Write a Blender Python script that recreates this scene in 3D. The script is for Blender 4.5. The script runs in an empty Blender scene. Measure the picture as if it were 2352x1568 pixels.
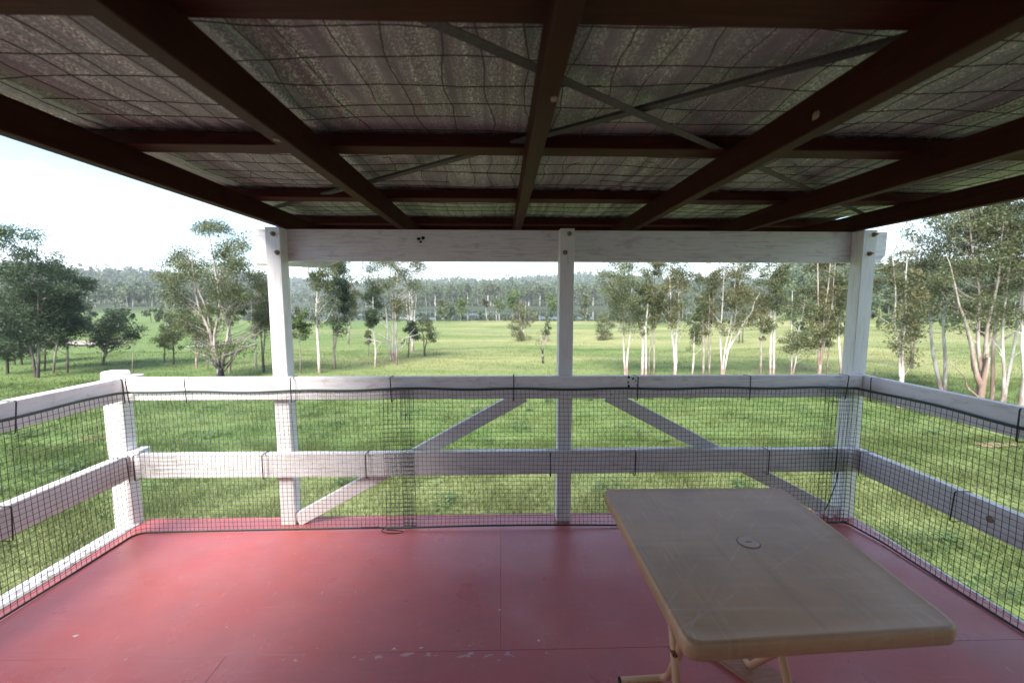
import bpy, bmesh, math, random
import numpy as np
from mathutils import Vector, Matrix

scene = bpy.context.scene
C = scene.collection
PI = math.pi
rng = np.random.default_rng(11)
random.seed(5)

# ------------------------------------------------------------------ camera
yaw, pitch, roll, FPX, CD = 0.0256, 0.0985, 0.0008, 945.0, 2.8375
cam_d = bpy.data.cameras.new('camera'); cam = bpy.data.objects.new('camera', cam_d); C.objects.link(cam)
fv = Vector((math.sin(yaw)*math.cos(pitch), math.cos(yaw)*math.cos(pitch), -math.sin(pitch)))
rv = Vector((math.cos(yaw), -math.sin(yaw), 0)); uv = rv.cross(fv)
r2 = math.cos(roll)*rv + math.sin(roll)*uv; u2 = -math.sin(roll)*rv + math.cos(roll)*uv
cam.matrix_world = Matrix(((r2.x, u2.x, -fv.x, 0), (r2.y, u2.y, -fv.y, -CD), (r2.z, u2.z, -fv.z, 1.6), (0, 0, 0, 1)))
cam_d.sensor_width = 36; cam_d.lens = 36*FPX/2352; cam_d.clip_start = .05; cam_d.clip_end = 20000
scene.camera = cam
cam_d.dof.use_dof = True; cam_d.dof.focus_distance = 2.9; cam_d.dof.aperture_fstop = 1.9
HAZE = .0003

# ------------------------------------------------------------------ sky, sun, exposure
SUN_ELEV, SUN_AZ = math.radians(44), math.radians(-160)
w = bpy.data.worlds.new('World'); scene.world = w; w.use_nodes = True
nt = w.node_tree; nt.nodes.clear()
out = nt.nodes.new('ShaderNodeOutputWorld'); bg = nt.nodes.new('ShaderNodeBackground')
sky = nt.nodes.new('ShaderNodeTexSky'); sky.sky_type = 'NISHITA'; sky.sun_disc = False
sky.sun_elevation = SUN_ELEV; sky.sun_rotation = SUN_AZ; sky.dust_density = .6; sky.ozone_density = 2.0
tc = nt.nodes.new('ShaderNodeTexCoord'); mp = nt.nodes.new('ShaderNodeMapping'); mp.inputs['Scale'].default_value = (1.6, 1.6, 5.0)
mp.inputs['Location'].default_value = (.35, .0, .2)
ns = nt.nodes.new('ShaderNodeTexNoise'); ns.inputs['Scale'].default_value = 2.2; ns.inputs['Detail'].default_value = 7; ns.inputs['Roughness'].default_value = .55
rp = nt.nodes.new('ShaderNodeValToRGB'); rp.color_ramp.elements[0].position = .49; rp.color_ramp.elements[0].color = (.0, .0, .0, 1)
rp.color_ramp.elements[1].position = .66; rp.color_ramp.elements[1].color = (.95, .95, .95, 1)
mx = nt.nodes.new('ShaderNodeMixRGB'); mx.inputs['Color2'].default_value = (4.6, 4.9, 5.3, 1)
nt.links.new(tc.outputs['Generated'], mp.inputs['Vector']); nt.links.new(mp.outputs['Vector'], ns.inputs['Vector'])
nt.links.new(ns.outputs['Fac'], rp.inputs['Fac']); nt.links.new(rp.outputs['Color'], mx.inputs['Fac'])
nt.links.new(sky.outputs['Color'], mx.inputs['Color1']); nt.links.new(mx.outputs['Color'], bg.inputs['Color'])
bg.inputs['Strength'].default_value = .092
nt.links.new(bg.outputs['Background'], out.inputs['Surface'])
sl = bpy.data.lights.new('sun', 'SUN'); sl.energy = 3.1; sl.angle = math.radians(34); sl.color = (1.0, .95, .86)
so = bpy.data.objects.new('sun', sl); C.objects.link(so)
sdir = Vector((math.sin(SUN_AZ)*math.cos(SUN_ELEV), math.cos(SUN_AZ)*math.cos(SUN_ELEV), math.sin(SUN_ELEV)))
so.rotation_euler = sdir.to_track_quat('Z', 'Y').to_euler()
vs = scene.view_settings; vs.view_transform = 'Standard'; vs.look = 'None'; vs.gamma = 1; vs.use_curve_mapping = False
vs.exposure = 2.1
scene.cycles.use_denoising = True
scene.cycles.max_bounces = 8; scene.cycles.transparent_max_bounces = 12; scene.cycles.volume_bounces = 0
scene.cycles.sample_clamp_indirect = 8

# ------------------------------------------------------------------ materials
def mat(name, col, rough=.6, metal=0, noise=None, bump=None, spec=.5, transl=0):
    """noise: list of (scale(vec or float), detail, lo, hi, colour, strength); bump: (scale, strength, dist)"""
    m = bpy.data.materials.new(name); m.use_nodes = True; n = m.node_tree.nodes; L = m.node_tree.links
    p = n['Principled BSDF']; p.inputs['Roughness'].default_value = rough; p.inputs['Metallic'].default_value = metal
    p.inputs['Specular IOR Level'].default_value = spec
    t = n.new('ShaderNodeTexCoord')
    cur = None
    base = n.new('ShaderNodeRGB'); base.outputs[0].default_value = (*col, 1); cur = base.outputs[0]
    for k in (noise or []):
        sc, det, lo, hi, c2, st = k[:6]
        mpn = n.new('ShaderNodeMapping'); mpn.inputs['Scale'].default_value = sc if isinstance(sc, tuple) else (sc, sc, sc)
        nz = n.new('ShaderNodeTexNoise'); nz.inputs['Scale'].default_value = 1; nz.inputs['Detail'].default_value = det
        nz.inputs['Roughness'].default_value = .6
        mr = n.new('ShaderNodeMapRange'); mr.inputs['From Min'].default_value = lo; mr.inputs['From Max'].default_value = hi
        mr.inputs['To Max'].default_value = st
        mi = n.new('ShaderNodeMixRGB'); mi.inputs['Color2'].default_value = (*c2, 1)
        L.new(t.outputs['Object'], mpn.inputs['Vector']); L.new(mpn.outputs['Vector'], nz.inputs['Vector'])
        L.new(nz.outputs['Fac'], mr.inputs['Value']); L.new(mr.outputs['Result'], mi.inputs['Fac'])
        L.new(cur, mi.inputs['Color1']); cur = mi.outputs['Color']
    m['x'] = 1
    L.new(cur, p.inputs['Base Color'])
    if bump:
        nb = n.new('ShaderNodeTexNoise'); nb.inputs['Scale'].default_value = 1; nb.inputs['Detail'].default_value = 5
        mb = n.new('ShaderNodeMapping'); sc = bump[0]; mb.inputs['Scale'].default_value = sc if isinstance(sc, tuple) else (sc, sc, sc)
        bp = n.new('ShaderNodeBump'); bp.inputs['Strength'].default_value = bump[1]; bp.inputs['Distance'].default_value = bump[2]
        L.new(t.outputs['Object'], mb.inputs['Vector']); L.new(mb.outputs['Vector'], nb.inputs['Vector'])
        L.new(nb.outputs['Fac'], bp.inputs['Height']); L.new(bp.outputs['Normal'], p.inputs['Normal'])
    if transl:
        tr = n.new('ShaderNodeBsdfTranslucent'); ms = n.new('ShaderNodeMixShader'); ms.inputs['Fac'].default_value = transl
        L.new(cur, tr.inputs['Color']); L.new(p.outputs['BSDF'], ms.inputs[1]); L.new(tr.outputs['BSDF'], ms.inputs[2])
        L.new(ms.outputs['Shader'], n['Material Output'].inputs['Surface'])
    return m

def tint_mat(name, ca, cb, rough=.6, transl=.25, attr='tint'):
    m = bpy.data.materials.new(name); m.use_nodes = True; n = m.node_tree.nodes; L = m.node_tree.links
    p = n['Principled BSDF']; p.inputs['Roughness'].default_value = rough; p.inputs['Specular IOR Level'].default_value = .35
    a = n.new('ShaderNodeAttribute'); a.attribute_name = attr
    mi = n.new('ShaderNodeMixRGB'); mi.inputs['Color1'].default_value = (*ca, 1); mi.inputs['Color2'].default_value = (*cb, 1)
    L.new(a.outputs['Fac'], mi.inputs['Fac']); L.new(mi.outputs['Color'], p.inputs['Base Color'])
    if transl:
        tr = n.new('ShaderNodeBsdfTranslucent'); ms = n.new('ShaderNodeMixShader'); ms.inputs['Fac'].default_value = transl
        L.new(mi.outputs['Color'], tr.inputs['Color']); L.new(p.outputs['BSDF'], ms.inputs[1]); L.new(tr.outputs['BSDF'], ms.inputs[2])
        L.new(ms.outputs['Shader'], n['Material Output'].inputs['Surface'])
    return m

M = {}
M['white'] = mat('white_paint', (.83, .80, .815), .55, noise=[((60, 9, 60), 6, .52, .75, (.48, .42, .44), .55), (9, 5, .60, .72, (.5, .44, .42), .5), (70, 3, .70, .74, (.09, .07, .06), .9)], bump=((90, 12, 90), .25, .002))
M['whitex'] = mat('white_paint_along_x', (.83, .80, .815), .55, noise=[((6, 60, 60), 6, .50, .75, (.48, .42, .44), .6), ((2.5, 120, 120), 5, .60, .66, (.30, .25, .25), .6), ((7, 16, 16), 6, .60, .64, (.50, .44, .40), .4), ((5, 9, 14), 5, .58, .72, (.5, .44, .42), .5), (70, 3, .70, .74, (.09, .07, .06), .9)], bump=((7, 90, 90), .6, .003))
M['whitez'] = mat('white_paint_along_z', (.83, .81, .82), .55, noise=[((60, 60, 6), 6, .52, .75, (.5, .45, .46), .5), ((120, 120, 2.5), 5, .63, .69, (.30, .25, .25), .5), (4, 4, .58, .75, (.58, .52, .47), .5), (70, 3, .70, .74, (.09, .07, .06), .9)], bump=((90, 90, 9), .3, .002))
M['chipped'] = mat('chipped_white_paint', (.74, .72, .72), .6, noise=[((30, 30, 30), 6, .50, .60, (.30, .25, .23), .8)], bump=(60, .5, .004))
M['wood'] = mat('dark_stained_timber', (.040, .008, .0055), .6, spec=.15, noise=[((60, 4, 60), 5, .45, .7, (.060, .018, .013), .7), (9, 4, .55, .75, (.020, .006, .005), .7)], bump=((120, 8, 120), .3, .002))
M['woodx'] = mat('dark_stained_timber_across', (.048, .009, .0065), .6, spec=.15, noise=[((4, 60, 60), 5, .45, .7, (.085, .021, .014), .7), (9, 4, .55, .75, (.020, .006, .005), .7)], bump=((8, 120, 120), .3, .002))
M['wire'] = mat('rusty_wire', (.05, .025, .02), .7)
M['strap'] = mat('grimy_metal_strap', (.075, .070, .070), .7, .0, noise=[(120, 2, .54, .6, (.04, .035, .035), .8)])
M['net'] = mat('dark_green_plastic_net', (.045, .068, .060), .45)
M['tie'] = mat('black_plastic', (.012, .01, .011), .4)
M['plastic'] = mat('tan_plastic', (.54, .31, .17), .40, noise=[((2, 40, 22), 5, .5, .72, (.56, .40, .28), .45), ((30, 2, 22), 5, .55, .72, (.34, .20, .12), .4), (4, 6, .45, .7, (.33, .20, .12), .6), ((110, 9, 9), 3, .66, .72, (.62, .50, .40), .5), ((9, 140, 9), 3, .67, .73, (.62, .50, .40), .45), (160, 2, .72, .75, (.6, .5, .4), .6)], bump=(14, .10, .01))
M['cap'] = mat('tan_plastic_cap', (.60, .40, .31), .45)
M['dark'] = mat('dark_slot', (.03, .02, .015), .7)
M['tube'] = mat('peach_painted_steel', (.60, .34, .19), .42, noise=[(22, 4, .66, .72, (.16, .05, .02), .9)])
M['rust'] = mat('rust', (.11, .035, .025), .8, noise=[(60, 3, .4, .6, (.25, .10, .03), .6)])
M['ply'] = mat('reddish_plywood', (.30, .13, .08), .6, noise=[((12, 90, 5), 4, .4, .7, (.42, .22, .14), .7)])
M['plyedge'] = mat('plywood_edge', (.40, .22, .13), .7)
M['pipe'] = mat('white_pvc', (.72, .74, .70), .4)
M['bolt'] = mat('rusty_bolt', (.24, .15, .09), .55, .6, noise=[(90, 3, .45, .6, (.5, .42, .32), .6)])
M['mud'] = mat('dried_mud', (.32, .23, .18), .9, bump=(60, .6, .004))
M['earth'] = mat('bare_earth', (.24, .17, .12), .9, bump=(9, .7, .05))
M['weed'] = None
M['leafbrown'] = mat('dry_leaf', (.07, .035, .02), .8)
M['tin'] = mat('zinc_roofing', (.45, .46, .47), .5, .6)
M['wallboard'] = mat('cream_weatherboard', (.74, .71, .66), .6)

def table_lines(m):
    """moulding lines that show faintly on the table top"""
    n = m.node_tree.nodes; L = m.node_tree.links; p = n['Principled BSDF']; src = p.inputs['Base Color'].links[0].from_socket
    t = n.new('ShaderNodeTexCoord'); acc = None
    for (nx_, ny_, c) in ((1, 0, -.30), (1, 0, -.27), (1, 0, .27), (1, 0, .31), (0, 1, -.33), (0, 1, .34), (0, 1, .0), (0, 1, .05), (.72, .69, .0), (.72, .69, .07), (.72, -.69, .0), (.72, -.69, -.08), (.9, .43, .12), (.5, -.86, .14)):
        d = n.new('ShaderNodeVectorMath'); d.operation = 'DOT_PRODUCT'; d.inputs[1].default_value = (nx_, ny_, 0); L.new(t.outputs['Object'], d.inputs[0])
        a = n.new('ShaderNodeMath'); a.operation = 'ADD'; a.inputs[1].default_value = -c; L.new(d.outputs['Value'], a.inputs[0])
        b = n.new('ShaderNodeMath'); b.operation = 'ABSOLUTE'; L.new(a.outputs[0], b.inputs[0])
        r = n.new('ShaderNodeMapRange'); r.inputs['From Min'].default_value = .004; r.inputs['From Max'].default_value = .001; L.new(b.outputs[0], r.inputs['Value'])
        if acc is None: acc = r.outputs[0]
        else:
            x = n.new('ShaderNodeMath'); x.operation = 'MAXIMUM'; L.new(acc, x.inputs[0]); L.new(r.outputs[0], x.inputs[1]); acc = x.outputs[0]
    nz = n.new('ShaderNodeTexNoise'); nz.inputs['Scale'].default_value = 7; nz.inputs['Detail'].default_value = 3; L.new(t.outputs['Object'], nz.inputs['Vector'])
    r = n.new('ShaderNodeMapRange'); r.inputs['From Min'].default_value = .42; r.inputs['From Max'].default_value = .6; r.inputs['To Max'].default_value = .38; L.new(nz.outputs['Fac'], r.inputs['Value'])
    mu = n.new('ShaderNodeMath'); mu.operation = 'MULTIPLY'; L.new(acc, mu.inputs[0]); L.new(r.outputs[0], mu.inputs[1])
    mi = n.new('ShaderNodeMixRGB'); mi.inputs['Color2'].default_value = (.62, .48, .36, 1); L.new(mu.outputs[0], mi.inputs['Fac']); L.new(src, mi.inputs['Color1']); L.new(mi.outputs[0], p.inputs['Base Color'])
table_lines(M['plastic'])
def floor_material():
    m = mat('red_deck_paint', (.50, .120, .118), .42,
            noise=[((2.2, 2.2, 2), 5, .45, .75, (.50, .19, .19), .6), ((5, 9, 7), 7, .45, .80, (.36, .11, .115), .5), ((3, 60, 3), 5, .60, .72, (.54, .25, .24), .35), ((60, 60, 38), 3, .72, .78, (.18, .08, .07), .5),
                   ((26, 14, 26), 6, .60, .80, (.55, .28, .27), .5), ((1.6, 3, 3), 4, .48, .8, (.36, .13, .14), .5), ((40, 14, 9), 4, .68, .74, (.60, .40, .39), .5)],
            bump=(24, .10, .004))
    n = m.node_tree.nodes; L = m.node_tree.links; p = n['Principled BSDF']
    src = p.inputs['Base Color'].links[0].from_socket
    # white chips where the paint has lifted along the sheet joint
    t = n.new('ShaderNodeTexCoord'); sx = n.new('ShaderNodeSeparateXYZ'); L.new(t.outputs['Object'], sx.inputs[0])
    d = n.new('ShaderNodeMath'); d.operation = 'ADD'; d.inputs[1].default_value = 1.11; L.new(sx.outputs['Y'], d.inputs[0])
    ab = n.new('ShaderNodeMath'); ab.operation = 'ABSOLUTE'; L.new(d.outputs[0], ab.inputs[0])
    mr = n.new('ShaderNodeMapRange'); mr.inputs['From Min'].default_value = .07; mr.inputs['From Max'].default_value = .0; L.new(ab.outputs[0], mr.inputs['Value'])
    dx = n.new('ShaderNodeMath'); dx.operation = 'ADD'; dx.inputs[1].default_value = .28; L.new(sx.outputs['X'], dx.inputs[0])
    ax = n.new('ShaderNodeMath'); ax.operation = 'ABSOLUTE'; L.new(dx.outputs[0], ax.inputs[0])
    mrx = n.new('ShaderNodeMapRange'); mrx.inputs['From Min'].default_value = 1.2; mrx.inputs['From Max'].default_value = .2; L.new(ax.outputs[0], mrx.inputs['Value'])
    mu = n.new('ShaderNodeMath'); mu.operation = 'MULTIPLY'; L.new(mr.outputs[0], mu.inputs[0]); L.new(mrx.outputs[0], mu.inputs[1])
    nz = n.new('ShaderNodeTexNoise'); nz.inputs['Scale'].default_value = 1; nz.inputs['Detail'].default_value = 4
    mp_ = n.new('ShaderNodeMapping'); mp_.inputs['Scale'].default_value = (17, 38, 20); L.new(t.outputs['Object'], mp_.inputs[0]); L.new(mp_.outputs[0], nz.inputs['Vector'])
    a2 = n.new('ShaderNodeMath'); a2.operation = 'MULTIPLY_ADD'; a2.inputs[1].default_value = .19; L.new(mu.outputs[0], a2.inputs[0]); L.new(nz.outputs['Fac'], a2.inputs[2])
    th = n.new('ShaderNodeMapRange'); th.inputs['From Min'].default_value = .745; th.inputs['From Max'].default_value = .77; th.inputs['To Max'].default_value = .5; L.new(a2.outputs[0], th.inputs['Value'])
    mi = n.new('ShaderNodeMixRGB'); mi.inputs['Color2'].default_value = (.62, .48, .46, 1); L.new(th.outputs[0], mi.inputs['Fac']); L.new(src, mi.inputs['Color1'])
    L.new(mi.outputs[0], p.inputs['Base Color'])
    # roughness wear
    n2 = n.new('ShaderNodeTexNoise'); n2.inputs['Scale'].default_value = 3.0; n2.inputs['Detail'].default_value = 6; L.new(t.outputs['Object'], n2.inputs['Vector'])
    mr2 = n.new('ShaderNodeMapRange'); mr2.inputs['From Min'].default_value = .35; mr2.inputs['From Max'].default_value = .7; mr2.inputs['To Min'].default_value = .26; mr2.inputs['To Max'].default_value = .5
    L.new(n2.outputs['Fac'], mr2.inputs['Value']); L.new(mr2.outputs[0], p.inputs['Roughness'])
    return m
M['floor'] = floor_material()

def sarking_material():
    # woven foil: mauve-brown grime over metal, with the foil's glint painted in as bright flecks, streaked along the sheets
    m = bpy.data.materials.new('grimy_foil_sarking'); m.use_nodes = True; n = m.node_tree.nodes; L = m.node_tree.links; p = n['Principled BSDF']
    t = n.new('ShaderNodeTexCoord')
    def nz(sc, det, lo, hi):
        mpn = n.new('ShaderNodeMapping'); mpn.inputs['Scale'].default_value = sc
        z = n.new('ShaderNodeTexNoise'); z.inputs['Scale'].default_value = 1; z.inputs['Detail'].default_value = det; z.inputs['Roughness'].default_value = .7
        r = n.new('ShaderNodeMapRange'); r.inputs['From Min'].default_value = lo; r.inputs['From Max'].default_value = hi
        L.new(t.outputs['Object'], mpn.inputs[0]); L.new(mpn.outputs[0], z.inputs['Vector']); L.new(z.outputs['Fac'], r.inputs['Value']); return r.outputs[0]
    fl = nz((230, 110, 50), 2, .50, .60); big = nz((20, .6, 1), 4, .40, .60); st = nz((3, 1.5, 1), 5, .42, .66)
    mu = n.new('ShaderNodeMath'); mu.operation = 'MULTIPLY'; L.new(fl, mu.inputs[0]); L.new(big, mu.inputs[1])
    c1 = n.new('ShaderNodeMixRGB'); c1.inputs['Color1'].default_value = (.215, .195, .22, 1); c1.inputs['Color2'].default_value = (.34, .31, .345, 1); L.new(st, c1.inputs['Fac'])
    c2 = n.new('ShaderNodeMixRGB'); c2.inputs['Color2'].default_value = (.84, .86, .86, 1); L.new(c1.outputs[0], c2.inputs['Color1']); L.new(mu.outputs[0], c2.inputs['Fac'])
    L.new(c2.outputs[0], p.inputs['Base Color']); L.new(mu.outputs[0], p.inputs['Metallic'])
    p.inputs['Roughness'].default_value = .5
    bp = n.new('ShaderNodeBump'); bp.inputs['Strength'].default_value = .3; bp.inputs['Distance'].default_value = .002
    L.new(fl, bp.inputs['Height']); L.new(bp.outputs[0], p.inputs['Normal'])
    return m
M['sarking'] = sarking_material()

# ------------------------------------------------------------------ object helpers
def tag(o, label=None, cat=None, group=None, kind=None):
    if label: o['label'] = label
    if cat: o['category'] = cat
    if group: o['group'] = group
    if kind: o['kind'] = kind
    return o
def empty(name, loc=(0, 0, 0), rz=0):
    o = bpy.data.objects.new(name, None); o.location = loc; o.rotation_euler = (0, 0, rz); o.empty_display_size = .1
    C.objects.link(o); return o
def put(name, me, m=None, parent=None):
    o = bpy.data.objects.new(name, me); C.objects.link(o)
    if m is not None and len(me.materials) == 0: me.materials.append(m)
    if parent is not None: o.parent = parent
    return o
def obj(name, bm, m, parent=None, smooth=False):
    bmesh.ops.recalc_face_normals(bm, faces=bm.faces)
    me = bpy.data.meshes.new(name); bm.to_mesh(me); bm.free()
    if smooth: me.polygons.foreach_set('use_smooth', [True]*len(me.polygons))
    return put(name, me, m, parent)
def box(x0, x1, y0, y1, z0, z1, bev=.003, bm=None):
    b = bm or bmesh.new()
    r = bmesh.ops.create_cube(b, size=1)
    bmesh.ops.scale(b, vec=(x1-x0, y1-y0, z1-z0), verts=r['verts'])
    bmesh.ops.translate(b, vec=((x0+x1)/2, (y0+y1)/2, (z0+z1)/2), verts=r['verts'])
    if bev:
        es = list({e for v in r['verts'] for e in v.link_edges})
        bmesh.ops.bevel(b, geom=es, offset=bev, segments=1, affect='EDGES')
    return b
def tube(bm, pts, rad, seg=8, cap=True, taper=None):
    """sweep a ring along pts; rad float or list"""
    P = [Vector(p) for p in pts]; n = len(P); rings = []
    ref = Vector((0, 0, 1))
    for i, p in enumerate(P):
        d = (P[min(i+1, n-1)]-P[max(i-1, 0)])
        if d.length < 1e-9: d = Vector((0, 0, 1))
        d.normalize()
        a = d.cross(ref if abs(d.dot(ref)) < .95 else Vector((0, 1, 0))); a.normalize(); b = d.cross(a)
        r = rad[i] if isinstance(rad, (list, tuple)) else rad
        rings.append([bm.verts.new(p+a*math.cos(2*PI*k/seg)*r+b*math.sin(2*PI*k/seg)*r) for k in range(seg)])
    for i in range(n-1):
        for k in range(seg):
            bm.faces.new((rings[i][k], rings[i][(k+1) % seg], rings[i+1][(k+1) % seg], rings[i+1][k]))
    if cap:
        bm.faces.new(rings[0][::-1]); bm.faces.new(rings[-1])
    return bm
def smooth_path(pts, rad, n=6):
    """round the corners of a polyline"""
    P = [Vector(p) for p in pts]; o = [P[0]]
    for i in range(1, len(P)-1):
        a = (P[i-1]-P[i]); b = (P[i+1]-P[i]); r = min(rad, a.length*.45, b.length*.45)
        s = P[i]+a.normalized()*r; e = P[i]+b.normalized()*r
        for k in range(n+1):
            t = k/n; o.append(s*(1-t)**2+P[i]*2*t*(1-t)+e*t*t)
    o.append(P[-1]); return o
def np_mesh(name, V, F, tint=None, mats=(), mi=None, smooth=False):
    """V (n,3), F (m,k) all the same k"""
    me = bpy.data.meshes.new(name); V = np.asarray(V, np.float32); F = np.asarray(F, np.int32); k = F.shape[1]
    me.vertices.add(len(V)); me.vertices.foreach_set('co', V.ravel())
    me.loops.add(F.size); me.loops.foreach_set('vertex_index', F.ravel())
    me.polygons.add(len(F)); me.polygons.foreach_set('loop_start', np.arange(0, F.size, k, dtype=np.int32))
    me.polygons.foreach_set('loop_total', np.full(len(F), k, np.int32))
    for m in mats: me.materials.append(m)
    if mi is not None: me.polygons.foreach_set('material_index', np.asarray(mi, np.int32))
    if smooth: me.polygons.foreach_set('use_smooth', np.ones(len(F), bool))
    me.update(calc_edges=True)
    if tint is not None:
        a = me.attributes.new('tint', 'FLOAT', 'POINT'); a.data.foreach_set('value', np.asarray(tint, np.float32))
    return me

# ------------------------------------------------------------------ terrain
def _lerp(tab,s):
    if s<=tab[0][0]: return tab[0][1]
    for (a,za),(b,zb) in zip(tab,tab[1:]):
        if s<=b:
            t=(s-a)/(b-a); return za+(zb-za)*t
    return tab[-1][1]
PC=[(0,-2.9),(12,-2.9),(25,-3.05),(60,-3.7),(100,-4.3),(128,-4.6),(134,-5.0),(150,-6.5),(325,-6.5),(350,-4.6),(420,-3.5),(700,10),(1000,33),(1250,55),(1500,52),(2600,60),(4000,92),(6000,80)]
PL=[(0,-2.9),(12,-2.9),(25,-3.05),(60,-3.9),(100,-4.4),(150,-4.1),(230,-3.6),(350,6),(500,18),(700,28),(1000,38),(1250,48),(1500,48),(2600,60),(4000,80),(6000,80)]
PR=[(0,-2.9),(12,-2.9),(25,-3.0),(60,-3.4),(84,-3.2),(110,-1.8),(200,6),(350,20),(500,30),(700,34),(1000,45),(1250,58),(1500,55),(2600,62),(4000,95),(6000,80)]
def sst(a,b,x):
    t=min(1,max(0,(x-a)/(b-a))); return t*t*(3-2*t)
def gz(X,Y):
    yd=Y+2.84; s=math.sqrt(yd*yd+0.12*X*X)
    a=X/max(abs(yd),1e-3)
    if yd<0: a=math.copysign(3,X) 
    wl=1-sst(-.66,-.56,a); wr=sst(.6,.74,a); wc=1-wl-wr
    z=wc*_lerp(PC,s)+wl*_lerp(PL,s)+wr*_lerp(PR,s)
    if s>9:
        k=min(1,(s-9)/20)
        z+=k*(.10*math.sin(X*.21+1)*math.sin(yd*.17)+.06*math.sin(X*.5+yd*.33))*(1 if s<128 or s>350 or wc<.5 else .0)
    if s>250:
        k=min(1,(s-250)/600)
        z+=k*(9*math.sin(X*.006+.5)+6*math.sin(X*.013+s*.004)+ (3*math.sin(X*.031+s*.01)))
    return z

def build_ground():
    rs = [0, 3, 6]; r = 6
    while r < 7500:
        r *= 1.035; rs.append(r)
    na = 300; V = [(0, -2.84, gz(0, -2.84))]; F = []
    for r in rs[1:]:
        for k in range(na):
            a = 2*PI*k/na; x = r*math.sin(a); y = r*math.cos(a)-2.84
            V.append((x, y, gz(x, y)))
    me = bpy.data.meshes.new('ground')
    for k in range(na): F.append((0, 1+(k+1) % na, 1+k))
    for i in range(len(rs)-2):
        b0 = 1+i*na; b1 = b0+na
        for k in range(na):
            F.append((b0+k, b0+(k+1) % na, b1+(k+1) % na, b1+k))
    me.from_pydata(V, [], F); me.polygons.foreach_set('use_smooth', [True]*len(F)); me.update()
    return me
def ground_material(name='paddock_grass', blade=False):
    m = bpy.data.materials.new(name); m.use_nodes = True; n = m.node_tree.nodes; L = m.node_tree.links; p = n['Principled BSDF']
    p.inputs['Roughness'].default_value = .85; p.inputs['Specular IOR Level'].default_value = .15
    t = n.new('ShaderNodeTexCoord')
    def nz(sc, det, lo, hi, top=1.0, dist=0):
        mpn = n.new('ShaderNodeMapping'); mpn.inputs['Scale'].default_value = sc
        z = n.new('ShaderNodeTexNoise'); z.inputs['Scale'].default_value = 1; z.inputs['Detail'].default_value = det; z.inputs['Distortion'].default_value = dist
        r = n.new('ShaderNodeMapRange'); r.inputs['From Min'].default_value = lo; r.inputs['From Max'].default_value = hi; r.inputs['To Max'].default_value = top
        L.new(t.outputs['Object'], mpn.inputs[0]); L.new(mpn.outputs[0], z.inputs['Vector']); L.new(z.outputs['Fac'], r.inputs['Value']); return r.outputs[0]
    def mix(a, col, fac):
        mi = n.new('ShaderNodeMixRGB'); mi.inputs['Color2'].default_value = (*col, 1); L.new(a, mi.inputs['Color1']); L.new(fac, mi.inputs['Fac']); return mi.outputs[0]
    def mul(a, b):
        u = n.new('ShaderNodeMath'); u.operation = 'MULTIPLY'; L.new(a, u.inputs[0]); L.new(b, u.inputs[1]); return u.outputs[0]
    base = n.new('ShaderNodeRGB'); base.outputs[0].default_value = (*GREEN, 1); c = base.outputs[0]
    c = mix(c, (.125, .170, .055), nz((.8, .8, .8), 5, .35, .65))
    c = mix(c, (.065, .120, .028), nz((.09, .35, .2), 4, .52, .68, .8, .5))
    # straw-coloured seed heads lie in wide bands beyond the near grass
    sx = n.new('ShaderNodeSeparateXYZ'); L.new(t.outputs['Object'], sx.inputs[0])
    ry = n.new('ShaderNodeMapRange'); ry.inputs['From Min'].default_value = 16; ry.inputs['From Max'].default_value = 27; L.new(sx.outputs['Y'], ry.inputs['Value'])
    rx = n.new('ShaderNodeMapRange'); rx.inputs['From Min'].default_value = -26; rx.inputs['From Max'].default_value = -4; L.new(sx.outputs['X'], rx.inputs['Value'])
    c = mix(c, (.27, .26, .115), mul(mul(nz((.035, .13, .2), 4, .36, .62, .85, .8), ry.outputs[0]), rx.outputs[0]))
    c = mix(c, (.22, .22, .10), nz((.02, .05, .2), 3, .56, .66, .5))
    # trampled and bare earth patches
    c = mix(c, (.22, .15, .10), nz((.5, .9, .5), 5, .69, .75, .7))
    c = mix(c, (.16, .17, .075), nz((1.3, 1.3, 1.3), 6, .50, .75, .35))
    c = mix(c, (.045, .085, .020), nz((5, 5, 5), 4, .56, .72, .5))
    # beyond the paddock the land is scrub
    dist = n.new('ShaderNodeVectorMath'); dist.operation = 'LENGTH'; L.new(t.outputs['Object'], dist.inputs[0])
    rf = n.new('ShaderNodeMapRange'); rf.inputs['From Min'].default_value = 215; rf.inputs['From Max'].default_value = 315; L.new(dist.outputs['Value'], rf.inputs['Value'])
    c = mix(c, (.040, .055, .026), rf.outputs[0])
    if blade:
        a = n.new('ShaderNodeAttribute'); a.attribute_name = 'tint'
        rr_ = n.new('ShaderNodeMapRange'); rr_.inputs['From Min'].default_value = .58; rr_.inputs['From Max'].default_value = .95; rr_.inputs['To Max'].default_value = .6; L.new(a.outputs['Fac'], rr_.inputs['Value'])
        c = mix(c, (.20, .21, .09), rr_.outputs[0])
        r2_ = n.new('ShaderNodeMapRange'); r2_.inputs['From Min'].default_value = .4; r2_.inputs['From Max'].default_value = 0; r2_.inputs['To Max'].default_value = .6; L.new(a.outputs['Fac'], r2_.inputs['Value'])
        c = mix(c, (.055, .10, .028), r2_.outputs[0])
        tr = n.new('ShaderNodeBsdfTranslucent'); ms = n.new('ShaderNodeMixShader'); ms.inputs['Fac'].default_value = .35
        L.new(c, tr.inputs['Color']); L.new(p.outputs['BSDF'], ms.inputs[1]); L.new(tr.outputs['BSDF'], ms.inputs[2]); L.new(ms.outputs['Shader'], n['Material Output'].inputs['Surface'])
        L.new(c, p.inputs['Base Color']); return m
    L.new(c, p.inputs['Base Color'])
    bp = n.new('ShaderNodeBump'); bp.inputs['Strength'].default_value = .7; bp.inputs['Distance'].default_value = .08
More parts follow.
